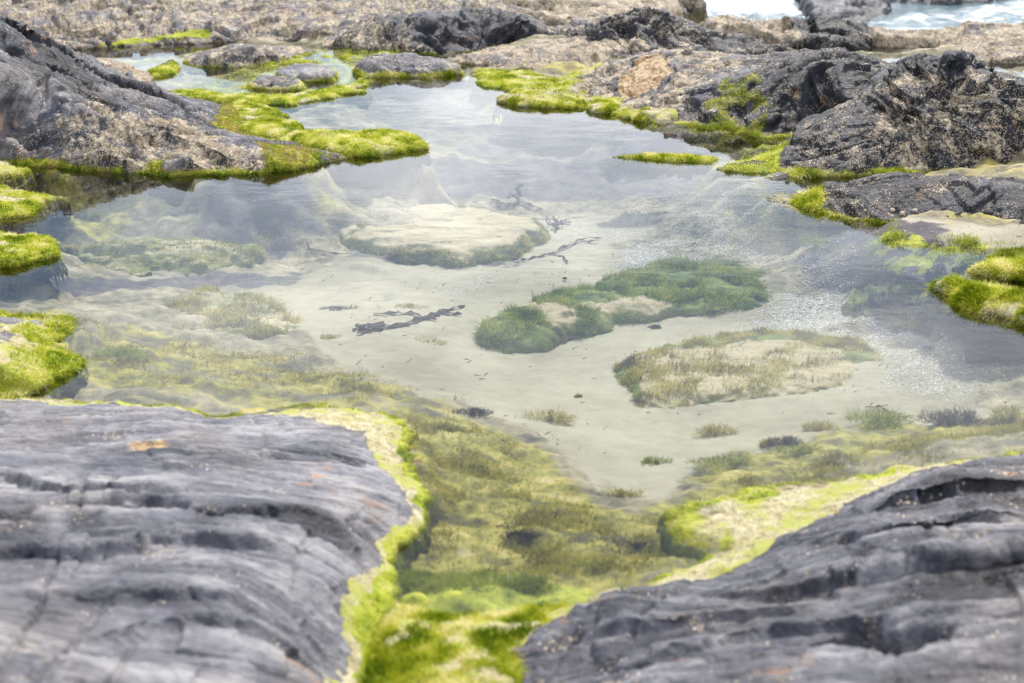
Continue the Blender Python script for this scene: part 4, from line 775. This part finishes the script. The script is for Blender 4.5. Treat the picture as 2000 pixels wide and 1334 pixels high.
strand([[(1010,402),(1015,385),(1010,368),(1020,362)], [(990,405),(1015,398),(1060,410)], [(962,390),(980,400),(1010,402)], [(1012,380),(1030,372)], [(1014,392),(995,380)]], .02, 'upright dark weed behind the oval sunken rock')
strand([[(600,478),(606,492),(640,498),(700,500)]], .012, 'thin curved stalk at the left tip of the oval sunken rock')
strand([[(862,426),(870,421),(878,416)]], .022, 'short dark leaf lying on the oval sunken rock')
strand([[(826,432),(840,426),(852,418)]], .012, 'narrow dark leaf left of the short one on the oval rock')
strand([[(738,470),(760,462)]], .012, 'tiny dark twig on the left part of the oval rock')
strand([[(1098,547),(1104,550)]], .018, 'dark leaf scrap on the sand above the curved weedy rock')
strand([[(1265,395),(1290,392),(1310,388)]], .012, 'faint twig on the sand behind the oval rock')
strand([[(1690,800),(1735,796)], [(1715,795),(1740,815)]], .006, 'thin brown stalk leaning on the broad green bush')

# ------------------------------------------------------------------ pebbles (countless)
def pebbles(n, polys, smin, smax, label, mat, name='pebbles'):
    Xc, Yc = Vb[:, 0], Vb[:, 1]; wg = maskset(polys, Xc, Yc, .1, 90)
    pos, nn = scatter(Vb, Fb, wg, n)
    ico = bpy.data.meshes.new('tmp'); import bmesh
    bm = bmesh.new(); bmesh.ops.create_icosphere(bm, subdivisions=1, radius=1); bm.verts.ensure_lookup_table()
    iv = np.array([v.co[:] for v in bm.verts]); fi = np.array([[v.index for v in f.verts] for f in bm.faces]); bm.free(); bpy.data.meshes.remove(ico)
    s = smin + (smax - smin) * RNG.random(n) ** 3; sc = np.stack([s * RNG.uniform(.7, 1.3, n), s * RNG.uniform(.6, 1.1, n), s * RNG.uniform(.3, .6, n)], 1)
    a = RNG.uniform(0, 6.28, n); c, si = np.cos(a), np.sin(a)
    Vp = iv[None] * sc[:, None] * (1 + RNG.normal(0, .12, (n, len(iv), 1)))
    Vx = Vp[..., 0] * c[:, None] - Vp[..., 1] * si[:, None]; Vy = Vp[..., 0] * si[:, None] + Vp[..., 1] * c[:, None]
    V = np.stack([Vx, Vy, Vp[..., 2]], -1) + pos[:, None]
    F = fi[None] + (np.arange(n) * len(iv))[:, None, None]
    o = mk(name, V.reshape(-1, 3), None, F.reshape(-1, 3), mat, None, {'tone': np.repeat(RNG.random(n), len(iv))}); tag(o, label, 'pebbles', None, 'stuff')
def peb_material():
    m, t, b, o = mat_new('beach_pebble'); g = G(t); co = N(t, 'ShaderNodeTexCoord').outputs['Object']
    c = g.ramp(g.attr('tone'), [(0, (.09, .10, .13)), (.3, (.22, .24, .28)), (.5, (.38, .36, .33)), (.7, (.55, .50, .42)), (.9, (.8, .8, .78))])
    g.l(g.mix(g.noise(co, 80, 3), c, (.4, .38, .34)), b.inputs['Base Color']); b.inputs['Roughness'].default_value = .6; return m
PEB = peb_material()
pebbles(15000, [(-.2, 1, (1230,440),(1350,420),(1600,420),(1680,470),(1560,490),(1500,520),(1350,490),(1230,510),(1200,480)), (-.22, .8, (1540,490),(1640,510),(1660,600),(1760,640),(1720,660),(1600,620),(1450,620),(1560,560)), (-.2, .3, (1700,640),(2000,690),(2050,760),(1850,780),(1720,740)), (-.2, .15, (1060,355),(1500,370),(1560,430),(1230,450),(1060,400))], .002, .0065, 'pale and blue grey pebbles strewn over the sand at the right', PEB)
pebbles(900, [(0, .5, (1640,452),(2000,455),(2150,500),(1900,490),(1700,470)), (-.3, .8, (860,560),(930,530),(1010,515),(960,545),(890,580)), (-.15, .8, (1000,215),(1120,225),(1150,250),(1050,262),(950,250)), (-.12, .8, (1440,645),(1530,640),(1540,665),(1460,668))], .002, .007, 'scattered small shells and stones on the sand', PEB, 'shell_grit')

def scraps(n):
    Xc, Yc = Vb[:, 0], Vb[:, 1]; wg = maskset([(-.25, 1, (520,500),(950,500),(1250,400),(1550,400),(1650,500),(1900,650),(1950,780),(1500,850),(1200,950),(1000,900),(650,700),(560,600))], Xc, Yc, .1, 700)
    wg = wg * (Vb[:, 2] < -.05) * (.15 + ss(.05, .3, fbm(xyz(Xc * 3, Yc * 3), 3, 701)))
    pos, nn = scatter(Vb, Fb, wg, n)
    o = blades('weed_scraps', pos + np.array([0, 0, .002]), nn * .15 + np.array([.6, .1, .02]), .024, .0035, BL_BR, None, (0, 0, 0), .8); tag(o, 'torn dark weed scraps littering the pale sand', 'weed scraps', None, 'stuff')
scraps(350)

# ------------------------------------------------------------------ limpets
def limpet_material():
    m, t, b, o = mat_new('limpet_shell'); g = G(t); c = g.ramp(g.attr('tone'), [(0, (.16, .11, .06)), (.35, (.42, .32, .20)), (.7, (.55, .46, .36)), (1, (.42, .40, .40))])
    g.l(c, b.inputs['Base Color']); b.inputs['Roughness'].default_value = .6; return m
LIMP = limpet_material()
def limpet(px, py, r, label, tilt):
    d = Vector(P(px, py, 0)) - Vector((0, 0, CAM_H)); ok, loc, nn, _ = RL.ray_cast(Vector((0, 0, CAM_H)), d)
    if not ok: loc, nn = Vector(P(px, py, .05)), Vector((0, -.5, .8))
    V = []; T = []; nrg, nth = 9, 48
    for k in range(nrg):
        f = k / (nrg - 1); rad = r * f
        for j in range(nth):
            a = 2 * math.pi * j / nth; rib = 1 + .05 * f * math.cos(a * 16)
            V.append((rad * rib * math.cos(a), rad * rib * .85 * math.sin(a) + r * .12 * (1 - f), r * .62 * (1 - f ** 1.35) - .002)); T.append(min(1, .15 + .75 * (1 - f) + .25 * math.cos(a * 16) * f + .15 * math.sin(k * 3.3)))
    F = [[k * nth + j, k * nth + (j + 1) % nth, (k + 1) * nth + (j + 1) % nth, (k + 1) * nth + j] for k in range(nrg - 1) for j in range(nth)]
    o = mk('limpet', np.array(V), np.array(F), None, LIMP, None, {'tone': np.clip(T, 0, 1)})
    o.location = loc; o.rotation_euler = nn.to_track_quat('Z', 'Y').to_euler(); tag(o, label, 'limpet', 'limpets on the low dark rock')
limpet(1690, 411, .008, 'smallest limpet, alone at the left of the group on the dark rock', 0)
limpet(1743, 409, .014, 'grey limpet directly above a smaller brown one', 0)
limpet(1742, 421, .010, 'small brown limpet directly below the grey one', 0)
limpet(1762, 416, .014, 'tan limpet in the middle of the group', 0)
limpet(1787, 410, .013, 'pale limpet at the right end of the group', 0)

# ------------------------------------------------------------------ water
def sheet(name, poly, z, mat, n=1):
    V = np.array([[a, b, z] for a, b in poly]); me = bpy.data.meshes.new(name)
    me.from_pydata([tuple(v) for v in V], [], [tuple(range(len(V)))]); me.materials.append(mat)
    o = bpy.data.objects.new(name, me); COL.objects.link(o); o['kind'] = 'structure'; return o
_c = [(-5.5, 1.3), (5.5, 1.3), (5.8, 11.3), (-5.8, 11.3)]
_me = bpy.data.meshes.new('water'); _me.from_pydata([(a, b, 0.0) for a, b in _c] + [(a, b, -.9) for a, b in _c], [], [(0, 1, 2, 3), (7, 6, 5, 4), (0, 4, 5, 1), (1, 5, 6, 2), (2, 6, 7, 3), (3, 7, 4, 0)])
_me.materials.append(WATER); _w = bpy.data.objects.new('water', _me); COL.objects.link(_w); _w['kind'] = 'structure'
pk = PP([(1580,1235),(1690,1195),(1735,1200),(1880,1260),(1880,1310),(1700,1320)], .16)
sheet('water_pocket', pk, .115, WATER_P)

# ------------------------------------------------------------------ sea and surf
def sea_material():
    m, t, b, o = mat_new('sea_water'); g = G(t); co = N(t, 'ShaderNodeTexCoord').outputs['Object']
    n = g.noise(g.map(co, (1.6, 5, 3)), 1, 7, .72, .6); f = g.sst(g.m('ADD', g.attr('foam'), g.m('MULTIPLY', g.m('SUBTRACT', n, .5), 2.6)),   .38, .95)
    g.l(g.mix(f, (.07, .12, .13), (.62, .64, .65)), b.inputs['Base Color'])
    g.l(g.m('ADD', .12, g.m('MULTIPLY', f, .7)), b.inputs['Roughness']); b.inputs['IOR'].default_value = 1.33
    g.l(g.bump(g.noise(co, 6, 6, .7), .6, .05), b.inputs['Normal']); return m
SX, SY = polar(-60, 60, 12.5, 900, .006); s2 = SX.shape; SX = SX.ravel(); SY = SY.ravel()
foam = maskset([(-1, 1, (1200,-40),(1580,-40),(1580,28),(1400,30),(1200,30)), (-1, .9, (1680,60),(1780,40),(1900,22),(2100,-5),(2100,15),(1950,35),(1850,45),(1750,62)), (-1, .5, (1660,40),(2100,0),(2100,60),(1700,70)), (-1, .5, (1560,-10),(1680,-10),(1680,20),(1560,20))], SX, SY, .5, 500, .4)
foam = np.where(SY > 26, .15, foam)
sz_ = -1.0 + fbm(xyz(SX * .5, SY * .5), 4, 510) * .12 * (1 + foam * 1.2) + foam * np.abs(fbm(xyz(SX * 2, SY * 2), 4, 520)) * .25
sea = mk('sea', xyz(SX, SY, sz_), gfaces(*s2), None, sea_material(), None, {'foam': foam}); sea['kind'] = 'structure'
rock('sea_rock', [('w', 5.0, 20.4, -1.0), ('w', 6.0, 19.9, -1.0), ('w', 7.1, 20.5, -1.0), ('w', 7.6, 23, -.9), ('w', 4.9, 23, -.9)], [('w', 5.6, 21, -.7), ('w', 6.5, 21.0, -.6), ('w', 6, 22, -.4), ('w', 7, 22.3, -.5)], 'brown wave washed rock standing in the surf at the top right', 'sea rock', sp=.002, amp=3, seed=44, z0=-1.0, barn=.25, pale=.2, moss=(0, 0), tanb=(0, 0), bedz=-1.6)
rock('sea_rock', [('w', 3.9, 18.7, -1.0), ('w', 4.4, 18.3, -1.0), ('w', 5.0, 18.9, -1.0), ('w', 5.0, 21, -1.0), ('w', 4.1, 21, -1.0)], [('w', 4.4, 19.2, -.8), ('w', 4.6, 20, -.65)], 'dark wet rock between the two patches of surf', 'sea rock', z0=-1.0, sp=.002, amp=2, seed=45, barn=.0, pale=.1, moss=(0, 0), tanb=(0, 0), bedz=-1.6)
print('verts', sum(len(o.data.vertices) for o in bpy.data.objects if o.type == 'MESH'))
